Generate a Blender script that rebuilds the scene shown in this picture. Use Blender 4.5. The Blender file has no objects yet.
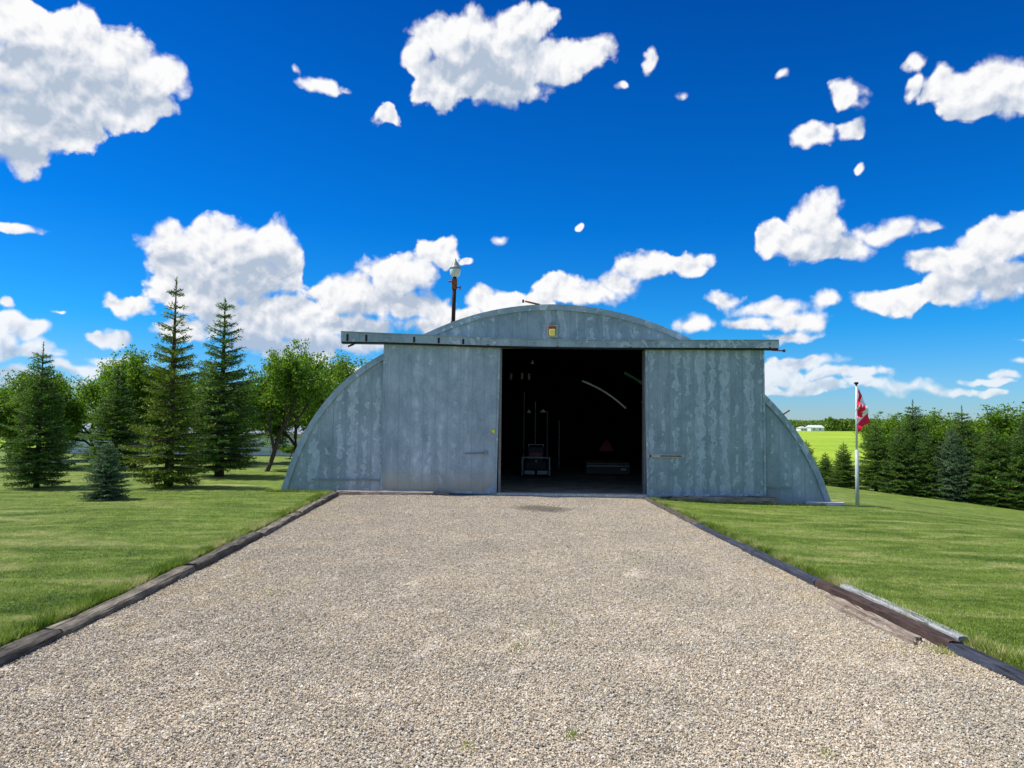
import bpy, bmesh, math, random
import numpy as np
from mathutils import Vector, Matrix

R = math.radians
random.seed(7)
rng = np.random.default_rng(11)
scene = bpy.context.scene
C = scene.collection

# ------------------------------------------------------------------ camera
W, H, FPX = 1024, 768, 720.0
PITCH, ROLL, EYE = R(3.42), R(-0.65), 1.6
cam_d = bpy.data.cameras.new('camera')
cam_d.sensor_width = 36.0
cam_d.lens = 36.0 * FPX / W
cam_d.clip_end = 9000
cam_d.clip_start = 0.05
cam = bpy.data.objects.new('camera', cam_d)
C.objects.link(cam)
cam.matrix_world = (Matrix.Translation((0, 0, EYE)) @ Matrix.Rotation(R(90) + PITCH, 4, 'X')
                    @ Matrix.Rotation(-ROLL, 4, 'Z'))
scene.camera = cam
CM = cam.matrix_world.to_3x3()

def ray(px, py):
    return CM @ Vector(((px - W / 2) / FPX, -(py - H / 2) / FPX, -1.0))

def at(px, py, Y):
    """real point at distance Y down the drive seen at that picture position"""
    d = ray(px, py)
    return Vector((0, 0, EYE)) + d * (Y / d.y)

# ------------------------------------------------------------------ sun
SUN_EL, SUN_AZ = R(57), R(-86)          # azimuth from +Y, negative = left
sdir = Vector((math.sin(SUN_AZ) * math.cos(SUN_EL), math.cos(SUN_AZ) * math.cos(SUN_EL), math.sin(SUN_EL)))
sun_d = bpy.data.lights.new('sun', 'SUN')
sun_d.energy = 4.6
sun_d.angle = R(0.6)
sun_d.color = (1.0, 0.955, 0.88)
sun = bpy.data.objects.new('sun', sun_d)
C.objects.link(sun)
sun.rotation_euler = sdir.to_track_quat('Z', 'Y').to_euler()

scene.view_settings.view_transform = 'Standard'
scene.view_settings.look = 'None'
scene.view_settings.gamma = 1.0
scene.view_settings.exposure = 0.35
scene.render.resolution_x = W
scene.render.resolution_y = H

# ------------------------------------------------------------------ node helper
class NT:
    def __init__(s, tree): s.t = tree; s.n = tree.nodes; s.l = tree.links
    def node(s, typ, **kw):
        n = s.n.new(typ)
        for k, v in kw.items(): setattr(n, k, v)
        return n
    def put(s, sock, v):
        if v is None: return
        if isinstance(v, bpy.types.NodeSocket): s.l.new(v, sock)
        else:
            if hasattr(sock.default_value, '__len__') and not hasattr(v, '__len__'): v = [v] * len(sock.default_value)
            if hasattr(v, '__len__') and len(v) == 3 and len(sock.default_value) == 4: v = (*v, 1)
            sock.default_value = v
    def math(s, op, a, b=None, c=None, clamp=False):
        n = s.node('ShaderNodeMath', operation=op, use_clamp=clamp)
        s.put(n.inputs[0], a); s.put(n.inputs[1], b); s.put(n.inputs[2], c)
        return n.outputs[0]
    def vmath(s, op, a, b=None, c=None, scale=None):
        n = s.node('ShaderNodeVectorMath', operation=op)
        s.put(n.inputs[0], a); s.put(n.inputs[1], b); s.put(n.inputs[2], c)
        if scale is not None: s.put(n.inputs['Scale'], scale)
        return n.outputs['Value'] if op in ('LENGTH', 'DOT_PRODUCT', 'DISTANCE') else n.outputs[0]
    def noise(s, vec, scale, detail=4, rough=0.55, dist=0.0, dim='3D', col=False, w=None):
        n = s.node('ShaderNodeTexNoise', noise_dimensions=dim)
        if vec is not None: s.put(n.inputs['Vector'], vec)
        s.put(n.inputs['Scale'], scale); s.put(n.inputs['Detail'], detail)
        s.put(n.inputs['Roughness'], rough); s.put(n.inputs['Distortion'], dist)
        return n.outputs['Color'] if col else n.outputs['Fac']
    def voro(s, vec, scale, feature='F1', out='Distance', rnd=1.0, detail=0, dim='3D', smooth=None):
        n = s.node('ShaderNodeTexVoronoi', feature=feature, voronoi_dimensions=dim)
        s.put(n.inputs['Vector'], vec); s.put(n.inputs['Scale'], scale); s.put(n.inputs['Randomness'], rnd)
        if detail and 'Detail' in n.inputs: s.put(n.inputs['Detail'], detail)
        if smooth is not None: s.put(n.inputs['Smoothness'], smooth)
        return n.outputs[out]
    def ramp(s, fac, stops, interp='LINEAR'):
        n = s.node('ShaderNodeValToRGB')
        n.color_ramp.interpolation = interp
        e = n.color_ramp.elements
        while len(e) > 1: e.remove(e[-1])
        for i, (p, c) in enumerate(stops):
            if not hasattr(c, '__len__'): c = (c, c, c)
            x = e[0] if i == 0 else e.new(p)
            x.position = p; x.color = (*c[:3], 1)
        s.put(n.inputs[0], fac)
        return n.outputs[0]
    def mix(s, fac, a, b, blend='MIX'):
        n = s.node('ShaderNodeMix', data_type='RGBA', blend_type=blend)
        s.put(n.inputs[0], fac); s.put(n.inputs[6], a); s.put(n.inputs[7], b)
        return n.outputs[2]
    def mapr(s, v, a, b, c=0.0, d=1.0, smooth=False):
        n = s.node('ShaderNodeMapRange', interpolation_type='SMOOTHSTEP' if smooth else 'LINEAR')
        for i, x in enumerate((v, a, b, c, d)): s.put(n.inputs[i], x)
        return n.outputs[0]
    def scale(s, vec, sc):
        n = s.node('ShaderNodeMapping'); s.put(n.inputs[0], vec); n.inputs['Scale'].default_value = sc
        return n.outputs[0]
    def bump(s, h, strength=0.5, dist=0.01, normal=None):
        n = s.node('ShaderNodeBump'); s.put(n.inputs['Height'], h)
        n.inputs['Strength'].default_value = strength; n.inputs['Distance'].default_value = dist
        if normal is not None: s.put(n.inputs['Normal'], normal)
        return n.outputs[0]

def new_mat(name):
    m = bpy.data.materials.new(name); m.use_nodes = True
    t = NT(m.node_tree); t.n.clear()
    out = t.node('ShaderNodeOutputMaterial')
    b = t.node('ShaderNodeBsdfPrincipled')
    t.l.new(b.outputs[0], out.inputs[0])
    def setp(**kw):
        for k, v in kw.items(): t.put(b.inputs[k.replace('_', ' ')], v)
    b.inputs['Specular IOR Level'].default_value = 0.3
    t.out = out; t.b = b
    return m, t, setp

def pos(t):
    return t.node('ShaderNodeNewGeometry').outputs['Position']

# ------------------------------------------------------------------ world: Nishita sky with cumulus
world = bpy.data.worlds.new('World'); scene.world = world; world.use_nodes = True
t = NT(world.node_tree); t.n.clear()
wout = t.node('ShaderNodeOutputWorld'); bg = t.node('ShaderNodeBackground')
t.l.new(bg.outputs[0], wout.inputs[0])
SKY_STRENGTH = 0.1
bg.inputs[1].default_value = SKY_STRENGTH
sky = t.node('ShaderNodeTexSky', sky_type='NISHITA')
sky.sun_disc = False; sky.sun_elevation = SUN_EL; sky.sun_rotation = SUN_AZ
sky.air_density = 1.0; sky.dust_density = 0.2; sky.ozone_density = 3.0

CLOUDS = [  # picture x, y, half width, half height of each puff
 (20,25,50,32),(75,35,42,30),(40,80,72,45),(112,60,42,36),(152,74,38,22),(100,104,48,26),(18,122,48,36),(22,152,34,24),(130,112,26,18),(150,98,28,20),(60,60,60,40),(60,128,40,26),
 (440,40,30,24),(470,32,38,28),(525,28,30,27),(440,85,28,27),(500,72,58,32),(560,60,42,24),(592,56,26,19),(420,62,14,18),(490,60,60,34),(500,88,44,20),
 (322,86,24,9),(388,115,15,11),(302,73,9,5),(650,60,11,14),(622,88,6,5),(680,97,9,7),
 (985,88,48,30),(945,86,30,20),(1015,95,40,28),(912,62,13,11),(808,132,24,15),(852,92,19,17),(850,130,17,11),(912,86,12,10),
 (820,218,30,26),(800,243,44,22),(850,250,34,16),(768,245,19,17),(888,232,34,13),(925,228,16,8),(785,240,20,22),
 (985,248,48,26),(955,285,40,19),(888,300,42,16),(1000,280,42,26),(1015,240,40,22),(935,262,36,16),
 (165,240,25,21),(190,262,40,34),(232,247,42,30),(270,245,28,29),(245,280,58,32),(292,275,18,18),(205,290,52,24),(130,307,34,13),(300,350,40,16),(360,330,34,16),(415,310,34,14),(180,330,30,14),(265,345,44,14),(340,372,50,9),
 (282,312,50,18),(318,325,60,18),(350,295,40,22),(398,274,44,22),(440,252,22,21),(372,302,56,16),(250,318,60,22),(325,345,60,10),(470,262,8,6),
 (430,326,40,9),(490,302,30,14),(555,286,28,16),(598,294,34,14),(648,268,32,18),(690,264,24,13),(620,284,30,15),(520,300,34,12),(460,318,36,10),
 (692,322,27,9),(768,308,40,10),(755,322,28,9),(795,320,30,11),(820,300,16,10),(788,335,26,8),
 (800,362,44,9),(780,378,44,10),(846,374,50,8),(910,387,24,8),(955,393,16,5),(986,394,16,5),(1002,372,26,6),(1014,358,16,4),(1020,340,18,3),(760,392,40,6),(815,388,46,7),(870,384,34,7),(940,392,26,6),(990,380,30,6),(730,300,26,10),(745,372,36,10),
 (15,230,29,8),(14,302,12,8),(10,322,26,14),(38,331,24,12),(110,339,27,9),(10,350,30,12),(57,313,12,4),(15,372,36,12),(45,350,30,12),(0,345,34,18),(85,372,34,8),(30,385,60,10),(62,366,16,7),(505,237,9,6),(580,225,5,3),(120,362,34,10),(380,345,30,7),(780,74,10,6),(860,170,9,4),
]
SKYTINT = [(0, (0.52, 0.68, 1.0)), (0.1, (0.34, 0.70, 1.10)), (0.22, (0.10, 0.70, 1.15)), (0.45, (0.015, 0.58, 1.12)), (0.75, (0.005, 0.49, 1.0)), (1.0, (0.003, 0.40, 0.88))]
CLOUDCOL = [(0.0, (7.7, 7.7, 7.75)), (0.2, (7.1, 7.15, 7.35)), (0.5, (5.7, 6.0, 6.6)), (0.85, (4.2, 4.75, 5.6)), (1.0, (3.6, 4.25, 5.3))]

PUFFS = []
for (px, py, rx, ry) in CLOUDS:
    d = ray(px, py).normalized()
    az_, el_ = math.atan2(d.x, d.y), math.asin(d.z)
    d1 = ray(px + rx, py).normalized(); d2 = ray(px, py - ry).normalized()
    PUFFS.append((az_, el_, abs(math.atan2(d1.x, d1.y) - az_) * 1.13, abs(math.asin(d2.z) - el_) * 1.13))
UPX, UPY = -0.010, 0.034
def field_group(name, lo, hi, elo, ehi):
    """signed field of the puffs that reach one window of the sky; F at P and F a little nearer the sun"""
    grp = bpy.data.node_groups.new(name, 'ShaderNodeTree')
    grp.interface.new_socket('P', in_out='INPUT', socket_type='NodeSocketVector')
    grp.interface.new_socket('F', in_out='OUTPUT', socket_type='NodeSocketFloat')
    g = NT(grp); gi = g.node('NodeGroupInput'); go = g.node('NodeGroupOutput')
    cur = None
    for (az, el, raz, rel) in PUFFS:
        if az + raz * 1.5 + .05 < lo or az - raz * 1.5 - .05 > hi or el + rel * 1.5 + .03 < elo or el - rel * 1.5 - .06 > ehi: continue
        v = g.vmath('MULTIPLY_ADD', gi.outputs[0], (1 / raz, 1 / rel, 0), (-az / raz, -el / rel, 0))
        L = g.vmath('LENGTH', v)
        k = min(1.0, (rel / 0.036)) ** 0.5
        if k < 1: L = g.math('MULTIPLY_ADD', L, k, 1 - k)
        cur = L if cur is None else g.math('SMOOTH_MIN', cur, L, 0.2)
    if cur is None: go.inputs[0].default_value = -1.0; return grp
    g.l.new(g.math('SUBTRACT', 1.0, cur), go.inputs[0])
    return grp

tc = t.node('ShaderNodeTexCoord').outputs['Generated']
sep = t.node('ShaderNodeSeparateXYZ'); t.put(sep.inputs[0], t.vmath('NORMALIZE', tc))
az = t.math('ARCTAN2', sep.outputs[0], sep.outputs[1]); el = t.math('ARCSINE', sep.outputs[2])
cmb = t.node('ShaderNodeCombineXYZ'); t.put(cmb.inputs[0], az); t.put(cmb.inputs[1], el)
P = cmb.outputs[0]
hs = t.node('ShaderNodeHueSaturation'); hs.inputs['Saturation'].default_value = 1.25; hs.inputs['Hue'].default_value = 0.5
t.put(hs.inputs['Color'], sky.outputs[0])
skc = t.vmath('MULTIPLY', hs.outputs[0], t.ramp(t.mapr(el, 0.0, 0.6), SKYTINT))
w1 = t.vmath('SUBTRACT', t.noise(P, 16, 2.5, 0.5, col=True, dim='2D'), (0.5, 0.5, 0.5))
Pw = t.vmath('MULTIPLY_ADD', w1, (0.05, 0.03, 0), P)
Pb = t.vmath('MULTIPLY_ADD', w1, (0.02, 0.02, 0), P)
bil = t.voro(Pb, 30, feature='SMOOTH_F1', detail=3, smooth=0.25, dim='2D')
bil2 = t.voro(t.vmath('ADD', Pb, (-0.004, 0.009, 0)), 30, feature='SMOOTH_F1', detail=3, smooth=0.25, dim='2D')
fine = t.noise(P, 48, 7, 0.66, dim='2D')
soft = t.noise(P, 10, 4, 0.6, dim='2D')
wn_ = t.noise(P, 40, 5, 0.6, 0.0, dim='2D')
ero = t.math('ADD', t.math('MULTIPLY', t.math('SUBTRACT', 0.53, bil), 1.1), t.math('MULTIPLY', t.math('SUBTRACT', fine, 0.5), 0.7))
relief = t.math('MULTIPLY', t.math('SUBTRACT', bil2, bil), 0.85)
relief = t.math('ADD', relief, t.math('MULTIPLY', t.math('SUBTRACT', fine, 0.5), 0.10))
lowfade = t.mapr(el, 0.0, 0.14, 0.6, 1.0)
def cloud_bg(lo, hi, elo, ehi, name):
    gr = field_group(name, lo, hi, elo, ehi)
    n0 = t.node('ShaderNodeGroup'); n0.node_tree = gr; t.put(n0.inputs[0], Pw)
    n1 = t.node('ShaderNodeGroup'); n1.node_tree = gr; t.put(n1.inputs[0], t.vmath('ADD', Pw, (UPX, UPY, 0)))
    D = t.math('ADD', t.math('MULTIPLY', n0.outputs[0], 3.6), ero)
    alpha = t.mapr(D, -0.10, t.mapr(soft, 0.35, 0.65, 0.38, 1.35), smooth=True)
    under = t.mapr(n1.outputs[0], -0.12, 0.75, 0.0, 1.0, smooth=True)
    g_ = t.math('MULTIPLY_ADD', under, t.mapr(soft, 0.3, 0.65, 0.55, 1.0), 0.05)
    g_ = t.math('SUBTRACT', g_, relief, clamp=True)
    cc = t.ramp(g_, CLOUDCOL)
    b_ = t.node('ShaderNodeBackground'); b_.inputs[1].default_value = SKY_STRENGTH
    t.put(b_.inputs[0], t.mix(t.math('MULTIPLY', alpha, lowfade), skc, cc))
    return b_.outputs[0]
def choose(fac, a_, b_):
    n = t.node('ShaderNodeMixShader'); t.put(n.inputs[0], fac); t.l.new(a_, n.inputs[1]); t.l.new(b_, n.inputs[2]); return n.outputs[0]
# rest of the sky, beside and behind the camera: plain drifting cumulus
rn = t.noise(t.scale(P, (1, 1.9, 1)), 3.2, 8, 0.58, dim='2D')
rest = t.math('MULTIPLY', t.mapr(rn, 0.54, 0.60, smooth=True), t.mapr(el, 0.02, 0.15))
t.put(bg.inputs[0], t.mix(rest, skc, (6.6, 6.8, 7.2)))
AZ = [-0.66, -0.44, -0.27, -0.13, 0.06, 0.25, 0.42, 0.66]; ESPLIT = 0.24
def column(i):
    lo_ = cloud_bg(AZ[i], AZ[i + 1], -0.05, ESPLIT, 'cloud_low_%d' % i); hi_ = cloud_bg(AZ[i], AZ[i + 1], ESPLIT, 0.7, 'cloud_high_%d' % i)
    return choose(t.math('GREATER_THAN', el, ESPLIT), lo_, hi_)
def tree_(i, j):
    if j - i == 1: return column(i)
    m = (i + j) // 2
    return choose(t.math('GREATER_THAN', az, AZ[m]), tree_(i, m), tree_(m, j))
front = t.math('MULTIPLY', t.math('LESS_THAN', t.math('ABSOLUTE', az), 0.66), t.math('MULTIPLY', t.math('GREATER_THAN', el, -0.01), t.math('LESS_THAN', el, 0.70)))
t.l.new(choose(front, bg.outputs[0], tree_(0, len(AZ) - 1)), wout.inputs[0])
world.cycles.sampling_method = 'MANUAL'
world.cycles.sample_map_resolution = 256

# ------------------------------------------------------------------ object helpers
def tag(o, label=None, cat=None, group=None, kind=None):
    if label: o['label'] = label
    if cat: o['category'] = cat
    if group: o['group'] = group
    if kind: o['kind'] = kind
    return o

def empty(name, loc=(0, 0, 0), label=None, cat=None, group=None, rz=0.0):
    o = bpy.data.objects.new(name, None); C.objects.link(o)
    o.location = loc; o.rotation_euler = (0, 0, rz); o.empty_display_size = 0.2
    return tag(o, label, cat, group)

def mesh_obj(name, me, mats=None, parent=None, loc=(0, 0, 0)):
    o = bpy.data.objects.new(name, me); C.objects.link(o)
    o.location = loc
    if mats is not None:
        for m in (mats if isinstance(mats, (list, tuple)) else [mats]): me.materials.append(m)
    if parent is not None: o.parent = parent
    return o

def np_mesh(name, verts, faces, smooth=False, matidx=None):
    """verts (N,3), faces (M,k) with one k"""
    verts = np.asarray(verts, dtype=np.float32); faces = np.asarray(faces, dtype=np.int32)
    me = bpy.data.meshes.new(name)
    me.vertices.add(len(verts)); me.vertices.foreach_set('co', verts.ravel())
    k = faces.shape[1]
    me.loops.add(faces.size); me.loops.foreach_set('vertex_index', faces.ravel())
    me.polygons.add(len(faces))
    me.polygons.foreach_set('loop_start', np.arange(len(faces), dtype=np.int32) * k)
    me.polygons.foreach_set('loop_total', np.full(len(faces), k, dtype=np.int32))
    me.polygons.foreach_set('use_smooth', np.full(len(faces), smooth))
    if matidx is not None: me.polygons.foreach_set('material_index', matidx.astype(np.int32))
    me.update(calc_edges=True)
    return me

class MB:
    """collects simple shapes into one mesh"""
    def __init__(s): s.bm = bmesh.new()
    def box(s, lo, hi, rot=None, bevel=0.0, origin=None):
        lo, hi = Vector(lo), Vector(hi)
        c = (lo + hi) / 2; sz = hi - lo
        r = bmesh.ops.create_cube(s.bm, size=1.0)
        vs = r['verts']
        for v in vs: v.co = Vector((v.co.x * sz.x, v.co.y * sz.y, v.co.z * sz.z))
        if bevel > 0:
            es = list({e for v in vs for e in v.link_edges})
            rb = bmesh.ops.bevel(s.bm, geom=es, offset=bevel, segments=2, affect='EDGES', profile=0.6)
            vs = list({v for f in rb['faces'] for v in f.verts} | {v for v in vs if v.is_valid})
        M = Matrix.Translation(c)
        if rot is not None: M = M @ rot.to_4x4()
        for v in vs: v.co = M @ v.co
        return vs
    def tube(s, pts, rad, seg=10, cap=True):
        pts = [Vector(p) for p in pts]
        if not hasattr(rad, '__len__'): rad = [rad] * len(pts)
        rings = []
        up = Vector((0, 0, 1))
        for i, p in enumerate(pts):
            d = (pts[min(i + 1, len(pts) - 1)] - pts[max(i - 1, 0)]).normalized()
            a = d.cross(up) if abs(d.dot(up)) < 0.95 else d.cross(Vector((1, 0, 0)))
            a.normalize(); b = d.cross(a).normalized()
            rings.append([s.bm.verts.new(p + (a * math.cos(2 * math.pi * k / seg) + b * math.sin(2 * math.pi * k / seg)) * rad[i]) for k in range(seg)])
        for i in range(len(rings) - 1):
            for k in range(seg):
                f = s.bm.faces.new((rings[i][k], rings[i][(k + 1) % seg], rings[i + 1][(k + 1) % seg], rings[i + 1][k])); f.smooth = True
        if cap:
            s.bm.faces.new(list(reversed(rings[0]))); s.bm.faces.new(rings[-1])
    def lathe(s, prof, c=(0, 0, 0), seg=20):
        c = Vector(c)
        rings = [[s.bm.verts.new(c + Vector((r * math.cos(2 * math.pi * k / seg), r * math.sin(2 * math.pi * k / seg), z))) for k in range(seg)] for r, z in prof]
        for i in range(len(rings) - 1):
            for k in range(seg):
                f = s.bm.faces.new((rings[i][k], rings[i][(k + 1) % seg], rings[i + 1][(k + 1) % seg], rings[i + 1][k])); f.smooth = True
        s.bm.faces.new(list(reversed(rings[0]))); s.bm.faces.new(rings[-1])
    def prism(s, poly, y0, y1):
        """poly in (x,z), extruded along y"""
        a = [s.bm.verts.new((x, y0, z)) for x, z in poly]; b = [s.bm.verts.new((x, y1, z)) for x, z in poly]
        n = len(poly)
        s.bm.faces.new(a); s.bm.faces.new(list(reversed(b)))
        for i in range(n): s.bm.faces.new((a[i], b[i], b[(i + 1) % n], a[(i + 1) % n]))
    def build(s, name, mat, parent=None, loc=(0, 0, 0)):
        bmesh.ops.recalc_face_normals(s.bm, faces=s.bm.faces)
        me = bpy.data.meshes.new(name); s.bm.to_mesh(me); s.bm.free()
        return mesh_obj(name, me, mat, parent, loc)

# ------------------------------------------------------------------ terrain heights
def sstep(x, a, b):
    u = np.clip((x - a) / (b - a), 0, 1); return u * u * (3 - 2 * u)
LY = np.array([-30, 4.65, 6.7, 11.6, 13.4, 16.2, 60]); LX = np.array([-3.31, -3.31, -3.32, -3.57, -3.70, -3.89, -3.89])
RY = np.array([-30, 4.68, 5.7, 7.6, 10.7, 12.9, 16.3, 60]); RX = np.array([3.33, 3.30, 3.17, 3.12, 3.06, 3.02, 3.0, 3.0])
def left_edge(y): return np.interp(y, LY, LX)
def right_edge(y): return np.interp(y, RY, RX)
def gz(x, y):
    x = np.asarray(x, dtype=float); y = np.asarray(y, dtype=float)
    le, re = left_edge(y), right_edge(y)
    left = 0.06 + 0.035 * np.sin(x * 0.6 + 1.3) * np.sin(y * 0.35) * sstep(-x, 4.5, 8)
    slope = -0.093 * (np.clip(x - 8.2, 0, 22)) - 0.012 * np.clip(x - 3.2, 0, 5)
    right = 0.045 + slope - 0.03 * sstep(x, 3.2, 5) - 0.07 * sstep(y, 10, 16) + 0.02 * np.sin(x * 0.8) * np.sin(y * 0.45)
    z = np.where(x < 0, left, right)
    far = sstep(y, 30, 60)
    rise = -0.9 * sstep(x, -20, 12) - 0.2
    fz = rise + (1.42 - rise) * np.clip((y - 45) / 420.0, 0, 1)
    z = z * (1 - far) + fz * far
    nearflat = 1 - sstep(y, 44, 60)
    inside = (sstep(x, le - 0.2, le - 0.12)) * (1 - sstep(x, re + 0.1, re + 0.18)) * (1 - sstep(y, 17.08, 17.12))
    z = z * (1 - inside) - 0.06 * inside
    bl = sstep(y, 17.08, 17.3) * (1 - sstep(y, 34.8, 35.1)) * sstep(x, -5.2, -5.0) * (1 - sstep(x, 7.0, 7.2))
    z = np.where(bl > 0, z * (1 - bl) + np.minimum(z, -0.3) * bl, z)
    return z
def gzf(x, y): return float(gz(np.array([x]), np.array([y]))[0])

# ------------------------------------------------------------------ materials
def m_lawn():
    m, t, s = new_mat('mown_grass'); p = pos(t)
    big = t.noise(t.scale(p, (1.0, 0.35, 1)), 0.9, 4, 0.6)
    # mower passes run across the lawn
    rot = t.node('ShaderNodeMapping'); t.put(rot.inputs[0], p); rot.inputs['Rotation'].default_value = (0, 0, R(-30)); rot.inputs['Scale'].default_value = (0.42, 1.25, 1)
    streak = t.noise(rot.outputs[0], 1.3, 7, 0.68, 0.8)
    fine = t.noise(t.scale(p, (1, 0.45, 1)), 24, 8, 0.8)
    mid = t.noise(t.scale(p, (1, 0.6, 1)), 5, 6, 0.72)
    c = t.ramp(streak, [(0.34, (0.06, 0.12, 0.01)), (0.46, (0.13, 0.20, 0.02)), (0.56, (0.22, 0.285, 0.045)), (0.68, (0.40, 0.40, 0.13))])
    c = t.mix(t.mapr(big, 0.35, 0.7), c, (0.16, 0.24, 0.026), 'MIX')
    straw = t.mapr(t.math('ADD', t.math('MULTIPLY', mid, 0.5), t.math('MULTIPLY', streak, 0.6)), 0.60, 0.76)
    c = t.mix(t.math('MULTIPLY', straw, 0.55), c, (0.30, 0.28, 0.12))
    c = t.mix(1.0, c, t.ramp(fine, [(0.3, 0.35), (0.5, 0.95), (0.7, 1.6)]), 'MULTIPLY')
    c = t.mix(1.0, c, t.ramp(mid, [(0.3, 0.6), (0.5, 1.0), (0.7, 1.3)]), 'MULTIPLY')
    s(Base_Color=c, Roughness=0.75, Normal=t.bump(t.math('ADD', fine, t.math('MULTIPLY', mid, 0.8)), 0.9, 0.05))
    return m
def m_field():
    m, t, s = new_mat('bright_crop_field'); p = pos(t)
    a = t.noise(t.scale(p, (0.35, 1.0, 1)), 0.07, 6, 0.65); f = t.noise(t.scale(p, (1, 0.5, 1)), 1.6, 6, 0.75)
    c = t.ramp(a, [(0.3, (0.16, 0.31, 0.012)), (0.5, (0.30, 0.44, 0.02)), (0.7, (0.44, 0.52, 0.035))])
    c = t.mix(1.0, c, t.ramp(f, [(0.3, 0.65), (0.5, 0.95), (0.7, 1.2)]), 'MULTIPLY')
    s(Base_Color=c, Roughness=0.9, Normal=t.bump(f, 0.8, 0.25))
    return m
STONE = [(0.0, (0.15, 0.138, 0.11)), (0.10, (0.30, 0.268, 0.21)), (0.3, (0.45, 0.40, 0.30)), (0.48, (0.56, 0.50, 0.38)),
         (0.62, (0.55, 0.45, 0.325)), (0.76, (0.70, 0.645, 0.52)), (0.88, (0.40, 0.39, 0.36)), (1.0, (0.86, 0.83, 0.74))]
def patches(t, p, c):
    big = t.noise(p, 0.9, 5, 0.65)
    c = t.mix(1.0, c, t.ramp(big, [(0.32, (0.90, 0.89, 0.86)), (0.5, (1.05, 1.01, 0.965)), (0.68, (1.15, 1.10, 1.03))]), 'MULTIPLY')
    yel = t.mapr(t.noise(p, 0.9, 5, 0.65), 0.50, 0.66)
    sx = t.node('ShaderNodeSeparateXYZ'); t.put(sx.inputs[0], p)
    edge = t.mapr(t.math('ABSOLUTE', sx.outputs[0]), 1.9, 3.1)
    c = t.mix(t.math('MULTIPLY', t.math('MULTIPLY', yel, edge), 0.5), c, (0.50, 0.41, 0.22))
    # oil and damp stain in front of the doorway, smaller dirt spots
    q = t.vmath('MULTIPLY_ADD', p, (1 / 0.62, 1 / 0.55, 0), (-0.62 / 0.62, -14.1 / 0.55, 0))
    st = t.mapr(t.math('ADD', t.vmath('LENGTH', q), t.math('MULTIPLY', t.math('SUBTRACT', t.noise(p, 5, 4), 0.5), 0.8)), 1.15, 0.55)
    c = t.mix(t.math('MULTIPLY', st, 0.62), c, (0.10, 0.09, 0.07))
    sp_ = t.mapr(t.noise(p, 2.6, 5, 0.7), 0.64, 0.74)
    c = t.mix(t.math('MULTIPLY', sp_, 0.35), c, (0.20, 0.19, 0.13))
    return c
def m_drive():
    m, t, s = new_mat('gravel_bed'); p = pos(t)
    pw = t.vmath('MULTIPLY_ADD', t.noise(p, 30, 2, col=True), (0.01, 0.01, 0), p)
    p2 = t.scale(pw, (1, 1, 0.0))
    d = t.voro(p2, 52, dim='2D'); c1 = t.voro(p2, 52, out='Color', dim='2D')
    c2 = t.voro(p2, 95, out='Color', dim='2D'); d2 = t.voro(p2, 95, dim='2D')
    sp = t.node('ShaderNodeSeparateColor'); t.put(sp.inputs[0], c1)
    sp2 = t.node('ShaderNodeSeparateColor'); t.put(sp2.inputs[0], c2)
    ca = t.ramp(sp.outputs[0], STONE); cb = t.ramp(sp2.outputs[0], STONE)
    c = t.mix(t.mapr(sp2.outputs[1], 0.55, 0.6), ca, cb)
    gap = t.mapr(d, 0.42, 0.72)
    c = t.mix(t.math('MULTIPLY', gap, 0.4), c, (0.20, 0.18, 0.14))
    c = t.mix(t.mapr(t.noise(p, 1.3, 7, 0.7), 0.62, 0.8, 0, 0.35), c, (0.12, 0.14, 0.05))
    c = patches(t, p, c)
    hgt = t.math('ADD', t.math('SUBTRACT', 0.6, d), t.math('MULTIPLY', sp.outputs[1], 0.8))
    s(Base_Color=c, Roughness=0.9, Normal=t.bump(t.math('SUBTRACT', hgt, t.math('MULTIPLY', d2, 0.3)), 1.0, 0.012))
    return m
def m_stone():
    m, t, s = new_mat('crushed_stone')
    r = t.node('ShaderNodeNewGeometry').outputs['Random Per Island']
    c = t.ramp(r, STONE); p = pos(t)
    c = t.mix(1.0, c, t.ramp(t.noise(p, 180, 3), [(0.3, 0.75), (0.7, 1.15)]), 'MULTIPLY')
    c = patches(t, p, c)
    s(Base_Color=c, Roughness=0.85)
    return m
def m_blade(name, stops):
    m, t, s = new_mat(name)
    r = t.node('ShaderNodeNewGeometry').outputs['Random Per Island']
    p = pos(t)
    rot = t.node('ShaderNodeMapping'); t.put(rot.inputs[0], p); rot.inputs['Rotation'].default_value = (0, 0, R(-30)); rot.inputs['Scale'].default_value = (0.42, 1.25, 1)
    streak = t.noise(rot.outputs[0], 1.3, 7, 0.68, 0.8)
    v = t.math('ADD', t.math('MULTIPLY', r, 0.55), t.math('MULTIPLY_ADD', t.math('SUBTRACT', streak, 0.5), 3.2, 0.26))
    c = t.ramp(v, stops)
    s(Base_Color=c, Roughness=0.55)
    tr = t.node('ShaderNodeBsdfTranslucent'); t.put(tr.inputs[0], c)
    mx = t.node('ShaderNodeMixShader'); mx.inputs[0].default_value = 0.35
    t.l.new(t.b.outputs[0], mx.inputs[1]); t.l.new(tr.outputs[0], mx.inputs[2]); t.l.new(mx.outputs[0], t.out.inputs[0])
    return m
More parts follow.
